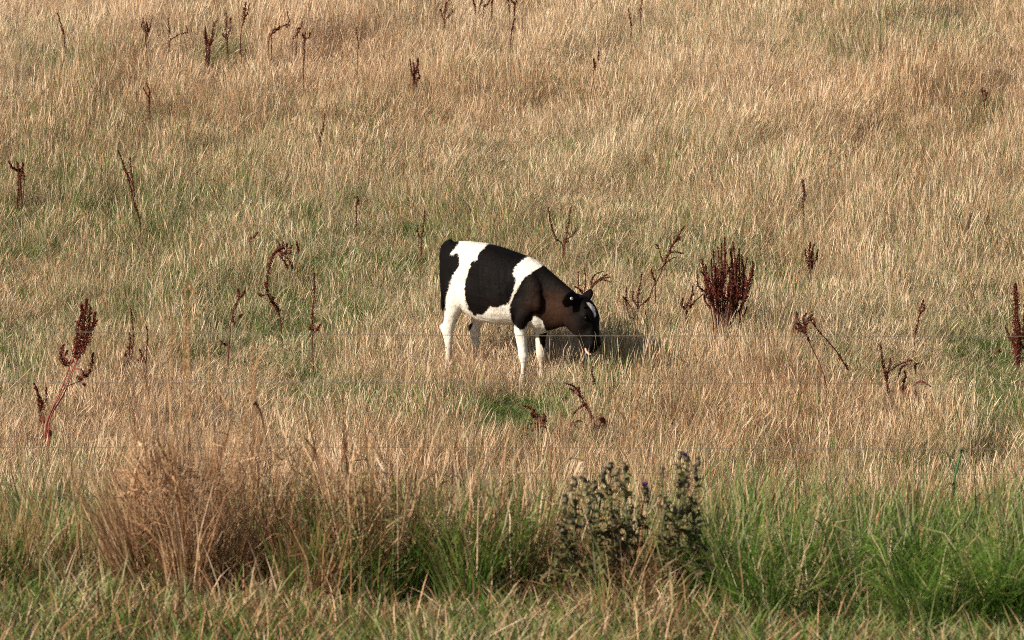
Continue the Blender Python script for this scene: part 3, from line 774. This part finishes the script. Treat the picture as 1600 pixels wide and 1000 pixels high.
dock('broken dock folded into a dark triangle above reddish spikes', (1412, 602), [([(1412, 602), (1417, 580), (1425, 562)], 1.0, 1.8), ([(1425, 562), (1408, 568), (1392, 578)], .05, 2.4), ([(1418, 568), (1408, 575), (1404, 588)], .2, 2), ([(1412, 602), (1413, 590), (1414, 580)], .2, 2.6), ([(1384, 590), (1376, 565), (1374, 538)], .3, 2.6), ([(1386, 594), (1388, 575), (1390, 558)], .3, 2.4), ([(1430, 585), (1430, 575), (1432, 568)], .3, 1.8)], leaf=5)
dock('tiny dark red seed spike alone in straw, upper right of centre', (1256, 316), [([(1256, 316), (1256, 300), (1255, 281)], .15, 3)])
dock('tiny forked seed spike near the right edge, upper field', (1539, 166), [([(1539, 166), (1539, 152), (1539, 140)], .2, 1.8), ([(1539, 152), (1536, 145), (1537, 138)], .3, 1.5), ([(1539, 150), (1542, 144)], .3, 1.5)])
dock('tiny curved reddish seed spike in the upper middle field', (927, 112), [([(927, 112), (930, 103), (927, 92)], .15, 2.8), ([(934, 95), (935, 88), (935, 80)], .2, 1.4)])
dock('small brown dock tuft in the upper field, left of middle', (647, 128), [([(647, 128), (642, 110), (640, 92)], .25, 2.2), ([(647, 128), (650, 108), (652, 92)], .2, 2.8), ([(648, 128), (647, 112), (646, 98)], .2, 3), ([(650, 132), (655, 120), (652, 105)], .2, 2.2)])
dock('long slender dark dock leaning left in the left field', (220, 348), [([(220, 348), (212, 315), (200, 270), (188, 233)], .25, 2.4), ([(210, 308), (206, 285), (204, 262), (201, 246)], .2, 2.2), ([(205, 290), (196, 270), (187, 254)], .3, 2)])
dock('two dark seed tufts at the far left edge of the field', (36, 288), [([(36, 288), (38, 270), (40, 252)], .3, 2.4), ([(36, 286), (34, 270), (35, 256)], .3, 2.2), ([(28, 275), (20, 262), (13, 251)], .15, 2.6), ([(28, 275), (24, 260), (22, 254)], .3, 2), ([(30, 276), (31, 264)], .2, 2)])
dock('slim dark seed spike alone in the upper left middle', (500, 222), [([(500, 222), (503, 205), (508, 178)], .2, 2.2)])
dock('small thin dark forked spike in the upper left field', (234, 160), [([(234, 160), (231, 148), (224, 136)], .2, 1.6), ([(233, 156), (233, 142), (229, 129)], .2, 1.8)])
dock('reddish seed spike at the far upper left of the field', (102, 60), [([(102, 60), (97, 42), (92, 20)], .15, 2)])
dock('pale reddish feathery dock tuft near the top left', (228, 58), [([(228, 58), (225, 42), (224, 28)], .15, 2.2), ([(228, 58), (234, 44), (237, 28)], .2, 1.8), ([(227, 56), (220, 44), (221, 32)], .2, 1.8), ([(229, 58), (230, 42), (229, 34)], .2, 2)], seed_mat=DOCK_SEED_FADED)
dock('faded thin dock spike between the feathery tuft and the bent dark stem', (263, 62), [([(263, 62), (263, 46), (262, 28)], .2, 1.8)], seed_mat=DOCK_SEED_FADED)
dock('dark bent stem arching right, near the top left', (264, 68), [([(264, 68), (272, 59), (284, 52), (292, 51), (290, 40)], .2, 2)])
dock('dark dense dock clump near the top, left of the row of spikes', (325, 74), [([(322, 74), (321, 58), (319, 42)], .15, 2.6), ([(324, 74), (324, 58), (323, 46)], .15, 3), ([(328, 74), (332, 55), (334, 40), (339, 32)], .25, 2), ([(326, 74), (330, 62), (331, 48)], .2, 2.6), ([(325, 76), (330, 68), (333, 62)], .2, 2.2)])
dock('upright double dock spike near the top, right of the dark clump', (355, 76), [([(355, 76), (354, 50), (352, 20)], .3, 2.6), ([(355, 60), (358, 45), (360, 28)], .3, 2.2), ([(354, 62), (349, 52)], .4, 1.5)])
dock('tall dock with dense pointed head touching the top, upper left', (377, 70), [([(377, 70), (378, 45), (384, 22), (386, 3)], .55, 3), ([(382, 30), (382, 20), (381, 12)], .2, 2.6), ([(385, 26), (389, 14), (391, 5)], .2, 2.2)])
dock('arched dark stem with a separate upright spike at its right end', (420, 62), [([(420, 62), (427, 50), (437, 43), (448, 38)], .2, 2.2), ([(450, 44), (451, 32), (450, 18)], .1, 2.2), ([(426, 52), (434, 46), (438, 40)], .2, 2)])
dock('thin dark seed spike leaning right just right of the arched stem', (457, 64), [([(457, 64), (465, 50), (472, 34)], .3, 2), ([(464, 52), (468, 44)], .2, 2)])
dock('dark fork-topped dock on a thin red stem, upper left', (474, 108), [([(474, 108), (476, 85), (477, 65), (478, 50)], .4, 2.4), ([(478, 62), (482, 56), (484, 51)], .2, 2), ([(477, 64), (474, 57), (473, 52)], .2, 2)])
dock('branched dock spikes near the top, left of middle', (692, 52), [([(692, 52), (694, 28), (699, 5), (704, -4)], .3, 2), ([(693, 30), (689, 20), (688, 14)], .2, 1.8), ([(694, 32), (702, 25), (708, 15)], .3, 1.7), ([(695, 22), (696, 12), (697, 3)], .2, 2)])
dock('faint thin seed spike in upper straw, left of the branched spikes', (559, 80), [([(559, 80), (559, 60), (557, 42)], .3, 1.8)], seed_mat=DOCK_SEED_FADED)
dock('red-brown dock tuft cut by the top edge, left one of two', (755, 14), [([(742, 14), (741, 4), (737, -8)], .1, 2), ([(755, 16), (762, 6), (766, -8)], .1, 2.2), ([(768, 12), (770, 2), (772, -8)], .1, 2.2), ([(750, 14), (752, 2), (748, -8)], .1, 1.8)])
dock('red-brown dock tuft cut by the top edge, right one of two', (804, 14), [([(804, 14), (806, 2), (808, -8)], .1, 2), ([(796, 8), (792, -2), (790, -8)], .1, 2), ([(804, 12), (800, 2), (799, -8)], .1, 1.8)])
dock('small dark seed spike below the right tuft at the top edge', (799, 52), [([(799, 52), (801, 42), (805, 29)], .15, 2.2)])
dock('slim dark seed spike near the top, right of middle', (986, 48), [([(986, 48), (986, 32), (982, 13)], .2, 1.9)])
dock('dark seed spike touching the top edge, right of middle', (1000, 24), [([(1000, 24), (1002, 10), (1003, -6)], .15, 2)])
dock('tiny dark slanting seed spike left of the arching dock', (391, 380), [([(391, 380), (395, 372), (402, 364)], .1, 1.8)])
dock('tiny brown seed tuft in straw left of the calf\'s back', (558, 325), [([(558, 325), (559, 315), (560, 306)], .2, 2)])
dock('faint reddish spike high in the right field', (1512, 362), [([(1512, 362), (1516, 348), (1518, 334)], .2, 1.8)], seed_mat=DOCK_SEED_FADED)
dock('fallen dark dock with curled seed heads below the calf\'s muzzle', (928, 662), [([(928, 662), (922, 645), (912, 635), (896, 648)], .35, 3), ([(924, 650), (915, 635), (908, 620), (905, 606)], .45, 3.6), ([(905, 612), (896, 602), (882, 595)], .2, 2.6), ([(906, 620), (898, 614), (890, 608)], .2, 2.4), ([(928, 600), (926, 585), (925, 572)], .1, 2.2)], leaf=6)
dock('low clump of curled red dead dock leaves in front of the calf', (848, 664), [([(848, 664), (838, 650), (828, 640), (816, 637)], .3, 3), ([(848, 664), (852, 655), (850, 646)], .2, 3.4), ([(838, 656), (832, 646), (834, 638)], .2, 2.8)], leaf=8)

# ------------------------------------------------------------------ the field's grass
X, Y = jitter_grid(-9.5, 9.5, 27.2, 54, 34)
keep = np.abs(X) < .114 * Y + 2.6
X, Y = X[keep], Y[keep]
P = np.stack([X, Y, terrain(X, Y) - .01], 1)
px, py = proj(P)
g = np.clip(green_at(px, py) + .42 * (fbm(X * .55, Y * .4 + 40) - .5) + .3 * (fbm(X * 3, Y * 2.2) - .5), 0, 1)
n = len(X)
ty = RNG.random(n)
idx = np.where(ty < .44, RNG.integers(0, 7, n), np.where(ty < .80, RNG.integers(7, 12, n), np.where(ty < .90, RNG.integers(16, 20, n), RNG.integers(20, 23, n))))
idx = np.where(RNG.random(n) < np.clip((g - .22) * 1.1, 0, .8), RNG.integers(12, 16, n), idx)
hn = fbm(X * 1.1 + 60, Y * .8)
h = (.45 + .95 * hn) * (1 + .12 * smooth(500, 150, py)) * (.85 + .35 * fbm(X * 3.1, Y * 2.6 + 5, 2))
feet = np.min(np.stack([np.hypot(X - a, Y - b) for a, b in ((.05, 31.25), (.25, 31.45), (-.45, 31.65), (-.2, 31.8))]), 0)
h = h * (.72 + .28 * smooth(.05, .6, feet))
h = h * (1 - .42 * np.exp(-((X - .1) / .3) ** 2 - ((Y - 30.85) / .5) ** 2)) * (1 + .35 * np.exp(-((X - .85) / .35) ** 2 - ((Y - 31.3) / .4) ** 2))
h = h * (1 - .25 * smooth(.35, .9, g))
for bx_, by_ in DOCK_BASES:                      # thinner, shorter grass round the docks
    h = h * (1 - .24 * np.exp(-((X - bx_) / .22) ** 2 - ((Y - by_ + .35) / .55) ** 2))
tone = .04 + .44 * (fbm(X * .6 + 7, Y * .4 + 3) - .5) + .14 * (fbm(X * 4, Y * 3 + 8) - .5)
tone = tone - .02 * smooth(560, 660, py) - .05 * smooth(200, 60, py)
h = h * (1 - .28 * np.clip(smooth(.45, .25, hn) + smooth(.3, .75, g), 0, 1))
s = h * RNG.uniform(.8, 1.2, n)
scatter('field_grass', FIELD, P, lean_rot(n, .09, .19), np.stack([RNG.uniform(.85, 1.15, n)] * 2 + [s], 1), idx, g, tone,
        kind='stuff', label='tall dry straw coloured pasture grass covering the hillside', category='grass')

# ------------------------------------------------------------------ fence of thin wires between verge and field
FY = 20.5
fence = link('wire_fence', None, loc=Vector((0, FY, float(terrain(0, FY)))), label='thin wire fence strung across the whole picture in front of the calf', category='fence')
fb = np.array(fence.location)
for yl, yc, yr in ((518, 524.5, 525.5), (598, 598, 600), (699, 699, 702), (739, 739, 741), (776, 776, 778)):
    xs_ = np.linspace(-5.2, 5.2, 40)
    P = []
    for x in xs_:
        pxx = 800 + x / FY * FPX
        yy = np.interp(pxx, [0, 800, 1600], [yl, yc, yr])
        q = at_depth(800, yy, FY); P.append([x, FY, q[2]])
    g = Geo(); g.tube(np.array(P) - fb, .0015, 6); link('wire', g.mesh('wire', WIRE, True), fence)
for x in (-4.9, 4.9):
    g = Geo(); zz = float(terrain(x, FY)); g.tube(np.array([[x, FY + .06, zz - .3], [x, FY + .06, zz + .5], [x, FY + .06, zz + 1.2], [x, FY + .06, zz + 1.24]]) - fb, [.062, .06, .058, .045], 12)
    link('post', g.mesh('post', POST, True), fence)

# ------------------------------------------------------------------ verge: rough grass on the near side of the fence
vc = []
for i in range(5):
    vc.append(join([blades(80, .16, (.08, .20), (.004, .0075), (.05, .6), (.2, 1.3), green=.62, tone=.10), blades(24, .16, (.10, .24), (.003, .005), (.05, .5), (.1, .8), tone=.05)]))
for i in range(3):
    vc.append(join([blades(40, .16, (.18, .40), (.004, .007), (.03, .45), (.1, 1.0), tone=.14, green=.22), blades(50, .16, (.08, .22), (.004, .0075), (.1, .8), (.2, 1.2), green=.66, tone=.2)]))
for i in range(2):
    vc.append(blades(60, .14, (.08, .24), (.003, .006), (.5, 1.3), (.0, .6), tone=.22))
VERGE = coll_of('verge_clump', vc)
X, Y = jitter_grid(-4.6, 4.6, 14.6, 21.4, 50)
P = np.stack([X, Y, terrain(X, Y) - .01], 1)
px, py = proj(P); n = len(X)
g = -.02 + .55 * fbm(X * 1.1, Y * 1.4 + 4) + .3 * smooth(1040, 1150, px) + .2 * smooth(200, 60, px)
tone = .24 + .6 * (fbm(X * 1.3 + 30, Y * 1.6) - .5)
ty = RNG.random(n)
far = smooth(18.0, 18.8, Y)
idx = np.where(ty < .62 - .2 * far, RNG.integers(0, 5, n), np.where(ty < .85, RNG.integers(5, 8, n), RNG.integers(8, 10, n)))
s_ = (.65 + .7 * fbm(X * 1.7, Y * 1.7 + 9)) * RNG.uniform(.8, 1.2, n) * (.62 + .38 * far)
scatter('verge_grass', VERGE, P, lean_rot(n, .06, .15), np.stack([RNG.uniform(.85, 1.15, n)] * 2 + [s_], 1), idx, np.clip(g, -.35, 1), tone,
        kind='stuff', label='short mixed green and brown grass of the verge along the bottom', category='grass')

TRNG = np.random.default_rng(5)
def tussock(label, bpx, bpy, half_w, parts, Y=None):
    """a big tuft: parts are (count, L, W, lean, bend, tone, green, kw)"""
    B = on_ground(bpx, bpy) if Y is None else at_depth(bpx, bpy, Y)
    B[2] = terrain(B[0], B[1])
    rad = half_w * B[1] / FPX
    ms = []
    for cnt, L, W, le, be, to, gr, kw in parts:
        kw = dict(kw); r_ = kw.pop('rad', 1.0)
        sq = kw.pop('squash', 1.5)
        V, F, at = blades(cnt, rad * r_, L, W, le, be, tone=TRNG.normal(to, .09, cnt), green=gr, squash=sq, rng=TRNG, **kw)
        ms.append((V, F, at))
    V, F, at = join(ms)
    lump = (.68 + .85 * fbm(V[:, 0] * 9 + bpx, V[:, 1] * 4 + bpx * .37, 2)) * (1.12 if bpx < 900 else .84)      # uneven height across the tuft
    V[:, 2] *= lump
    V = V + np.array([0, 0, -.02])
    return link('grass_tussock', mk_mesh('grass_tussock', V, F, at, GRASS), loc=Vector(B), label=label, category='grass tussock')
S = dict(tl=STALK_T, wl=(1, .9, .8, 1.5, 1.2, 0))
tussock('big tangled orange-brown dead grass tussock in the left foreground', 305, 930, 108, [
    (3400, (.24, .66), (.0026, .0052), (.02, .5), (.1, 1.0), .33, .02, dict(clus=26)), (1500, (.14, .42), (.0026, .0055), (.1, 1.0), (.2, 1.4), .48, .02, dict(clus=18)),
    (130, (.46, .76), (.002, .003), (.0, .26), (.0, .3), .30, 0, S), (2300, (.08, .26), (.0022, .0045), (.3, 1.8), (-.4, .9), .37, .02, dict(lift=.44, rad=1.02)), (420, (.1, .36), (.003, .006), (.1, .6), (.2, 1.2), .2, .8, dict(clus=7))])
tussock('brown and olive grass tussock right of the orange-brown tussock', 545, 935, 110, [
    (1000, (.22, .56), (.0026, .0052), (.02, .5), (.1, .9), .52, .10, dict(clus=16)), (2000, (.16, .50), (.0032, .0062), (.1, .7), (.2, 1.4), .3, .92, dict(clus=18)), (600, (.12, .34), (.003, .005), (.2, .9), (.2, 1.3), .64, .05, {}),
    (1500, (.08, .24), (.0024, .005), (.3, 1.8), (-.4, .9), .54, .32, dict(lift=.40, rad=1.02)), (110, (.44, .70), (.0022, .0036), (.0, .45), (.0, .3), .26, 0, S)])
tussock('green and brown leafy grass tussock left of the thistles', 755, 935, 110, [
    (1700, (.18, .50), (.0032, .0062), (.02, .6), (.1, 1.2), .3, .85, dict(clus=18)), (900, (.18, .46), (.0026, .0052), (.05, .6), (.1, 1.0), .46, .05, dict(clus=12)), (600, (.1, .32), (.0032, .0064), (.2, .9), (.2, 1.3), .3, .88, {}),
    (1200, (.08, .22), (.0024, .005), (.3, 1.8), (-.4, .9), .48, .45, dict(lift=.34, rad=1.02)), (110, (.36, .62), (.0024, .0038), (.0, .6), (.0, .3), .15, 0, S)])
tussock('tangled weedy grass tussock growing round the feet of the thistles', 965, 950, 125, [
    (1300, (.14, .40), (.003, .006), (.05, .7), (.2, 1.2), .4, .82, dict(clus=16)), (1000, (.14, .40), (.0026, .005), (.05, .8), (.1, 1.0), .45, .05, dict(clus=14)), (700, (.1, .26), (.003, .0055), (.3, 1.2), (.2, 1.0), .62, .1, {}),
    (900, (.08, .2), (.0024, .005), (.3, 1.8), (-.4, .9), .55, .35, dict(lift=.24))])
tussock('lush green grass tussock with pale dry stems, right of the thistles', 1255, 955, 150, [
    (3400, (.24, .58), (.0026, .0052), (.05, .6), (.5, 2.0), .1, .97, dict(clus=24)), (1500, (.12, .32), (.003, .006), (.2, .9), (.4, 1.5), .2, .93, dict(clus=14)), (900, (.1, .26), (.0026, .005), (.4, 1.7), (.0, 1.2), .2, .93, dict(lift=.22)),
    (230, (.24, .54), (.0024, .004), (.05, .7), (.0, .6), .06, 0, {}), (260, (.1, .3), (.003, .0055), (.4, 1.2), (.0, .6), .32, 0, dict(lift=.15))])
tussock('dense dark green grass tussock in the lower right corner', 1510, 965, 155, [
    (4400, (.28, .60), (.0026, .0052), (.05, .6), (.6, 2.2), .1, .99, dict(clus=26)), (1500, (.12, .34), (.003, .006), (.2, .9), (.4, 1.5), .2, .97, dict(clus=14)), (1100, (.1, .28), (.0026, .005), (.4, 1.7), (.0, 1.2), .2, .97, dict(lift=.24)),
    (130, (.24, .54), (.0024, .004), (.1, .9), (.0, .5), .05, 0, {}), (90, (.1, .3), (.003, .006), (.4, 1.3), (.0, .4), .25, 0, dict(lift=.2))])
tussock('low yellow-green grass tussock at the left edge of the foreground', 60, 930, 130, [
    (1300, (.14, .36), (.003, .006), (.05, .5), (.2, 1.2), .15, .72, dict(clus=18)), (800, (.14, .38), (.0026, .005), (.05, .6), (.1, 1.0), .46, .05, dict(clus=12)), (500, (.08, .2), (.0024, .005), (.3, 1.6), (-.2, .9), .45, .3, dict(lift=.16)), (60, (.34, .5), (.002, .003), (.0, .35), (.0, .3), .4, 0, S)])
tussock('low dry brown grass tuft in front of the thistles at the bottom', 1075, 1000, 95, [
    (700, (.1, .28), (.0028, .005), (.05, .8), (.1, 1.0), .36, .1, dict(clus=10)), (600, (.1, .26), (.003, .0055), (.1, .8), (.3, 1.4), .2, .85, dict(clus=10))])

# ------------------------------------------------------------------ single tall dry grass stalks of the verge
SRNG = np.random.default_rng(77)
def stalk(label, pts, head=0.0, hr=3.0, mat=STALK, pmat=PANICLE, Y=18.2, r=.0014, side=()):
    P = np.array([at_depth(a, b, Y) for a, b in pts])
    B = P[0].copy(); B[2] = terrain(B[0], B[1])
    if P[0][2] > B[2] + .03: P = np.vstack([B, P])
    else: P[0] = B
    n = 26; P = resample(P, n)
    P[:, 1] += SRNG.normal(0, .12) * (P[:, 2] - B[2])
    o = link('grass_stalk', None, loc=Vector(B), label=label, category='grass stalk', group='tall dry grass stalks on the verge')
    rel = P - B
    g = Geo(); g.tube(rel, np.linspace(1.25, .7, n) * r, 6); link('stem', g.mesh('stem', mat, True), o)
    mpp = Y / FPX
    def pan(H, hr, cnt):
        g = Geo(); L = len(H); q = SRNG.random(cnt)
        c = np.stack([np.interp(q * (L - 1), np.arange(L), H[:, i]) for i in range(3)], 1)
        ax = H[-1] - H[0]; ax = ax / np.linalg.norm(ax)
        tp = np.interp(q, [0, .2, .7, 1], [.5, 1, .8, .2]) * hr * mpp
        d = SRNG.normal(0, 1, (cnt, 3)); d -= (d @ ax)[:, None] * ax; d /= np.linalg.norm(d, axis=1)[:, None]
        c = c + d * (tp * SRNG.random(cnt))[:, None]
        a = ax * 1.2 + d * .7; a /= np.linalg.norm(a, axis=1)[:, None]; b = np.cross(a, SRNG.normal(0, 1, (cnt, 3))); b /= np.linalg.norm(b, axis=1)[:, None]
        sz = SRNG.uniform(.004, .008, cnt)[:, None]
        V = np.stack([c - a * sz, c + b * sz * .28, c + a * sz, c - b * sz * .28], 1).reshape(-1, 3); k = np.arange(cnt)[:, None] * 4
        g.add(V, np.concatenate([k + [0, 1, 2], k + [0, 2, 3]]))
        return g.mesh('panicle', pmat)
    if head:
        H = rel[int((1 - head) * (n - 1)):]
        link('panicle', pan(H, hr, int(120 + 1300 * np.linalg.norm(H[-1] - H[0]))), o)
    for sp in side:
        H = resample([at_depth(a, b, Y) - B for a, b in sp], 10)
        H[:, 1] += SRNG.normal(0, .02)
        g = Geo(); g.tube(H, r * .6, 5); sb = link('side_stem', g.mesh('side_stem', mat, True), o)
        link('panicle', pan(H[3:], hr * .8, 180), sb)
stalk('tallest orange stalk of the left tussock, its tip broken and drooping', [(280, 900), (284, 700), (287, 560), (288, 440)], .3, 3, side=([(288, 442), (298, 450), (308, 464)], [(290, 520), (304, 500), (324, 472)]))
stalk('thick feathery orange stalk just right of the broken-tipped tallest stalk', [(288, 905), (291, 700), (292, 600), (291, 505)], .42, 4.5)
stalk('pale stalk with feathery head, rightmost tall one of the left tussock', [(350, 910), (375, 720), (388, 640), (402, 528)], .36, 5, side=([(390, 620), (404, 560), (420, 536)],))
stalk('slim straw stalk left of the broken-tipped tallest stalk', [(262, 905), (266, 720), (268, 600), (270, 490)], .25, 3)
stalk('slim straw stalk between the feathery stalks of the left tussock', [(322, 905), (322, 740), (324, 620), (324, 535)], .22, 2.4)
stalk('short leaning straw stalk left of the big left tussock', [(170, 900), (176, 800), (182, 730), (196, 690)], .3, 3)
stalk('dark brown stalk in the middle, left of the calf\'s hind feet', [(552, 915), (545, 760), (539, 690), (536, 610)], .42, 3.4, STALK_BROWN, STALK_BROWN)
stalk('dark brown stalk with nodding head by the olive tussock', [(500, 915), (498, 780), (494, 715), (476, 686)], .25, 3.2, STALK_BROWN, STALK_BROWN)
stalk('upright pale bare stalk left of the thistles', [(880, 915), (879, 800), (877, 700), (876, 640)], .12, 2)
stalk('rusty branching stalk rising behind the thistles under the calf\'s muzzle', [(988, 915), (985, 760), (992, 660), (1000, 565)], .3, 3.2, STALK, PANICLE, side=([(994, 640), (975, 620), (955, 622)], [(996, 600), (1010, 580), (1012, 562)], [(990, 670), (972, 650), (960, 632)]))
stalk('slanting pale stalk in front of the green and brown tussock', [(760, 955), (738, 880), (718, 820), (700, 778)], .12, 2, r=.002)
stalk('thin straw stalk crossing the green tussock, left of its middle', [(1262, 940), (1270, 880), (1277, 830), (1281, 768)], .12, 2, r=.0018)
stalk('bent straw stalk just right of the right thistle', [(1098, 905), (1092, 850), (1086, 800), (1090, 740)], .2, 2.4)
stalk('long straw stalk leaning right across the green tussock', [(1330, 930), (1350, 880), (1366, 840), (1376, 800)], .18, 3)
stalk('pale stalk with bleached head in the dark green corner tussock', [(1432, 920), (1436, 880), (1440, 850), (1441, 822)], .2, 3.4)
stalk('straw stalk standing alone between the brown and green tussocks', [(640, 940), (648, 850), (652, 770), (655, 700)], .2, 2.6)
stalk('brown stalk standing in front of the green and brown tussock', [(706, 930), (704, 820), (706, 760), (712, 690)], .3, 3, STALK_BROWN, STALK_BROWN)
stalk('slim pale stalk leaning right beside the upright bare stalk', [(840, 915), (848, 830), (856, 760), (862, 690)], .2, 2.4)

# ------------------------------------------------------------------ thistles
HRNG = np.random.default_rng(99)
def leaf_mesh(i, mat):
    rr = np.random.default_rng(500 + i)
    n = 9; V = []; F = []
    for k in range(n):
        t = k / (n - 1); w = math.sin(math.pi * min(t * .9 + .08, 1)) * .26 * (1.0 if k % 2 else .5) * rr.uniform(.8, 1.2)
        z = .25 * math.sin(t * 2.6) * rr.uniform(.8, 1.1) - .22 * t * t
        fl = .10 if k % 2 else -.02
        V += [(t, -w, z + fl), (t, 0, z), (t, w * rr.uniform(.8, 1.2), z + fl)]
    for k in range(n - 1):
        for j in (0, 1):
            a = k * 3 + j; F += [(a, a + 1, a + 4), (a, a + 4, a + 3)]
    return mk_mesh('thistle_leaf', V, F, None, mat)
LEAVES = [leaf_mesh(i, THISTLE_LEAF) for i in range(4)]; DRYL = [leaf_mesh(9 + i, THISTLE_DRY) for i in range(2)]
def head_mesh(i, tuft):
    g = Geo(); rr = np.random.default_rng(900 + i)
    sphere(g, np.zeros(3), (.0085, .0085, .012), np.array([1., 0, 0]), np.array([0, 1., 0]), UP, 10)
    for k in range(26):                     # bracts
        d = rr.normal(0, 1, 3); d[2] = rr.uniform(-.8, .5); d /= np.linalg.norm(d)
        b = np.cross(d, UP); b /= np.linalg.norm(b) + 1e-6; c = d * np.array([.008, .008, .011])
        g.add([c - b * .002, c + b * .002, c + d * .006 + UP * .003], [(0, 1, 2)])
    me = g.mesh('flower_head', THISTLE_HEAD, True)
    g = Geo()
    for k in range(50):
        d = np.array([rr.normal(0, .5), rr.normal(0, .5), 1.]); d /= np.linalg.norm(d); b = np.cross(d, rr.normal(0, 1, 3)); b /= np.linalg.norm(b)
        c = UP * .008; L_ = rr.uniform(.010, .016)
        g.add([c, c + d * L_ + b * .0016, c + d * L_ - b * .0016], [(0, 1, 2)])
    return me, g.mesh('tuft', tuft)
HEADS = [head_mesh(0, THISTLE_DOWN), head_mesh(1, THISTLE_FLOWER), head_mesh(2, THISTLE_HEAD)]
def thistle(label, base, stems, Y=17.7):
    B = at_depth(base[0], base[1], Y); B[2] = terrain(B[0], B[1])
    o = link('thistle', None, loc=Vector(B), label=label, category='thistle', group='thistles in the foreground')
    for (tx, ty, hk) in stems:
        tip = at_depth(tx, ty, Y + HRNG.normal(0, .07)) - B
        root = np.array([(tip[0]) * 1.0 + HRNG.normal(0, .06), HRNG.normal(0, .06), -.02])
        mid = (root + tip) / 2 + np.array([-tip[0] * .06 + HRNG.normal(0, .012), HRNG.normal(0, .02), 0])
        P = resample([root, mid, tip], 16)
        g = Geo(); g.tube(P, np.linspace(.0042, .0022, 16), 6)
        st = link('stem', g.mesh('stem', THISTLE_STEM, True), o)
        L_ = np.linalg.norm(tip - root)
        for k in range(int(30 * L_ / .45)):
            f = HRNG.uniform(.12, .97); c = np.array([np.interp(f * 15, np.arange(16), P[:, i]) for i in range(3)])
            dry = HRNG.random() < .5 - .35 * f
            lf = link('leaf', (DRYL if dry else LEAVES)[HRNG.integers(0, 2 if dry else 4)], st)
            lf.location = Vector(c); sc = (.076 - .042 * f) * HRNG.uniform(.7, 1.3)
            lf.scale = (sc, sc * HRNG.uniform(.9, 1.5), sc)
            lf.rotation_euler = (HRNG.normal(0, .35), HRNG.uniform(-1.1, .35), HRNG.random() * 6.28)
        spots = [tip] + [tip + np.array([HRNG.normal(0, .022), HRNG.normal(0, .02), -HRNG.uniform(.005, .05)]) for _ in range(1)]
        for q, c in enumerate(spots):
            hm, tm = HEADS[hk if q == 0 else 2]
            sc = HRNG.uniform(.9, 1.3) * (1.15 if q == 0 else .85)
            h_ = link('flower_head', hm, o); h_.location = Vector(c); h_.scale = (sc,) * 3; h_.rotation_euler = (HRNG.normal(0, .4), HRNG.normal(0, .4), 0)
            if q: 
                g = Geo(); a = P[int(HRNG.integers(11, 14))]; g.tube(resample([a, (a + c) / 2 + UP * -.004, c], 5), .0014, 5); link('flower_stalk', g.mesh('flower_stalk', THISTLE_STEM, True), o)
            link('tuft', tm, h_)
thistle('bushy grey-green thistle, leftmost of the three in the foreground', (905, 935), [(884, 782, 2), (899, 755, 2), (913, 750, 0), (892, 815, 2), (928, 762, 2), (918, 800, 2), (880, 830, 2)])
thistle('dark thistle with brown downy heads, middle one of the three', (962, 935), [(944, 738, 0), (953, 730, 2), (977, 730, 0), (968, 757, 2), (940, 775, 2), (985, 800, 2), (1009, 766, 1), (960, 815, 2)])
thistle('tallest thistle with purple-tipped heads, rightmost of the three', (1052, 935), [(1033, 738, 2), (1062, 714, 2), (1074, 717, 1), (1086, 735, 2), (1063, 755, 2), (1040, 792, 2), (1055, 800, 2), (1078, 790, 2)])

# single green spiny stalk by the fence, right
Y = 20.9
B = at_depth(1485, 800, Y); B[2] = terrain(B[0], B[1])
gs = link('green_stalk', None, loc=Vector(B), label='single bare green spiny stalk with forked top by the fence, right', category='weed stalk')
for pts, r0, r1 in (([(1486, 800), (1489, 770), (1492, 745), (1498, 722), (1503, 700)], .0065, .0045), ([(1492, 748), (1490, 730), (1483, 714)], .004, .002)):
    P = np.array([at_depth(a, b, Y) for a, b in pts])
    if r0 > .005: P = np.vstack([B, P])
    P = resample(P, 14) - B
    g = Geo(); g.tube(P, np.linspace(r0, r1, 14), 8); link('stem', g.mesh('stem', GREEN_STEM, True), gs)
for a, b, k in ((1490, 762, 14), (1505, 703, 10), (1483, 714, 8)):
    c = at_depth(a, b, Y) - B
    for j in range(k):
        lf = link('leaf', LEAVES[j % 4], gs); lf.location = Vector(c + HRNG.normal(0, .008, 3)); sc = HRNG.uniform(.02, .036); lf.scale = (sc, sc, sc); lf.rotation_euler = (0, HRNG.uniform(-1, .8), HRNG.random() * 6.28)
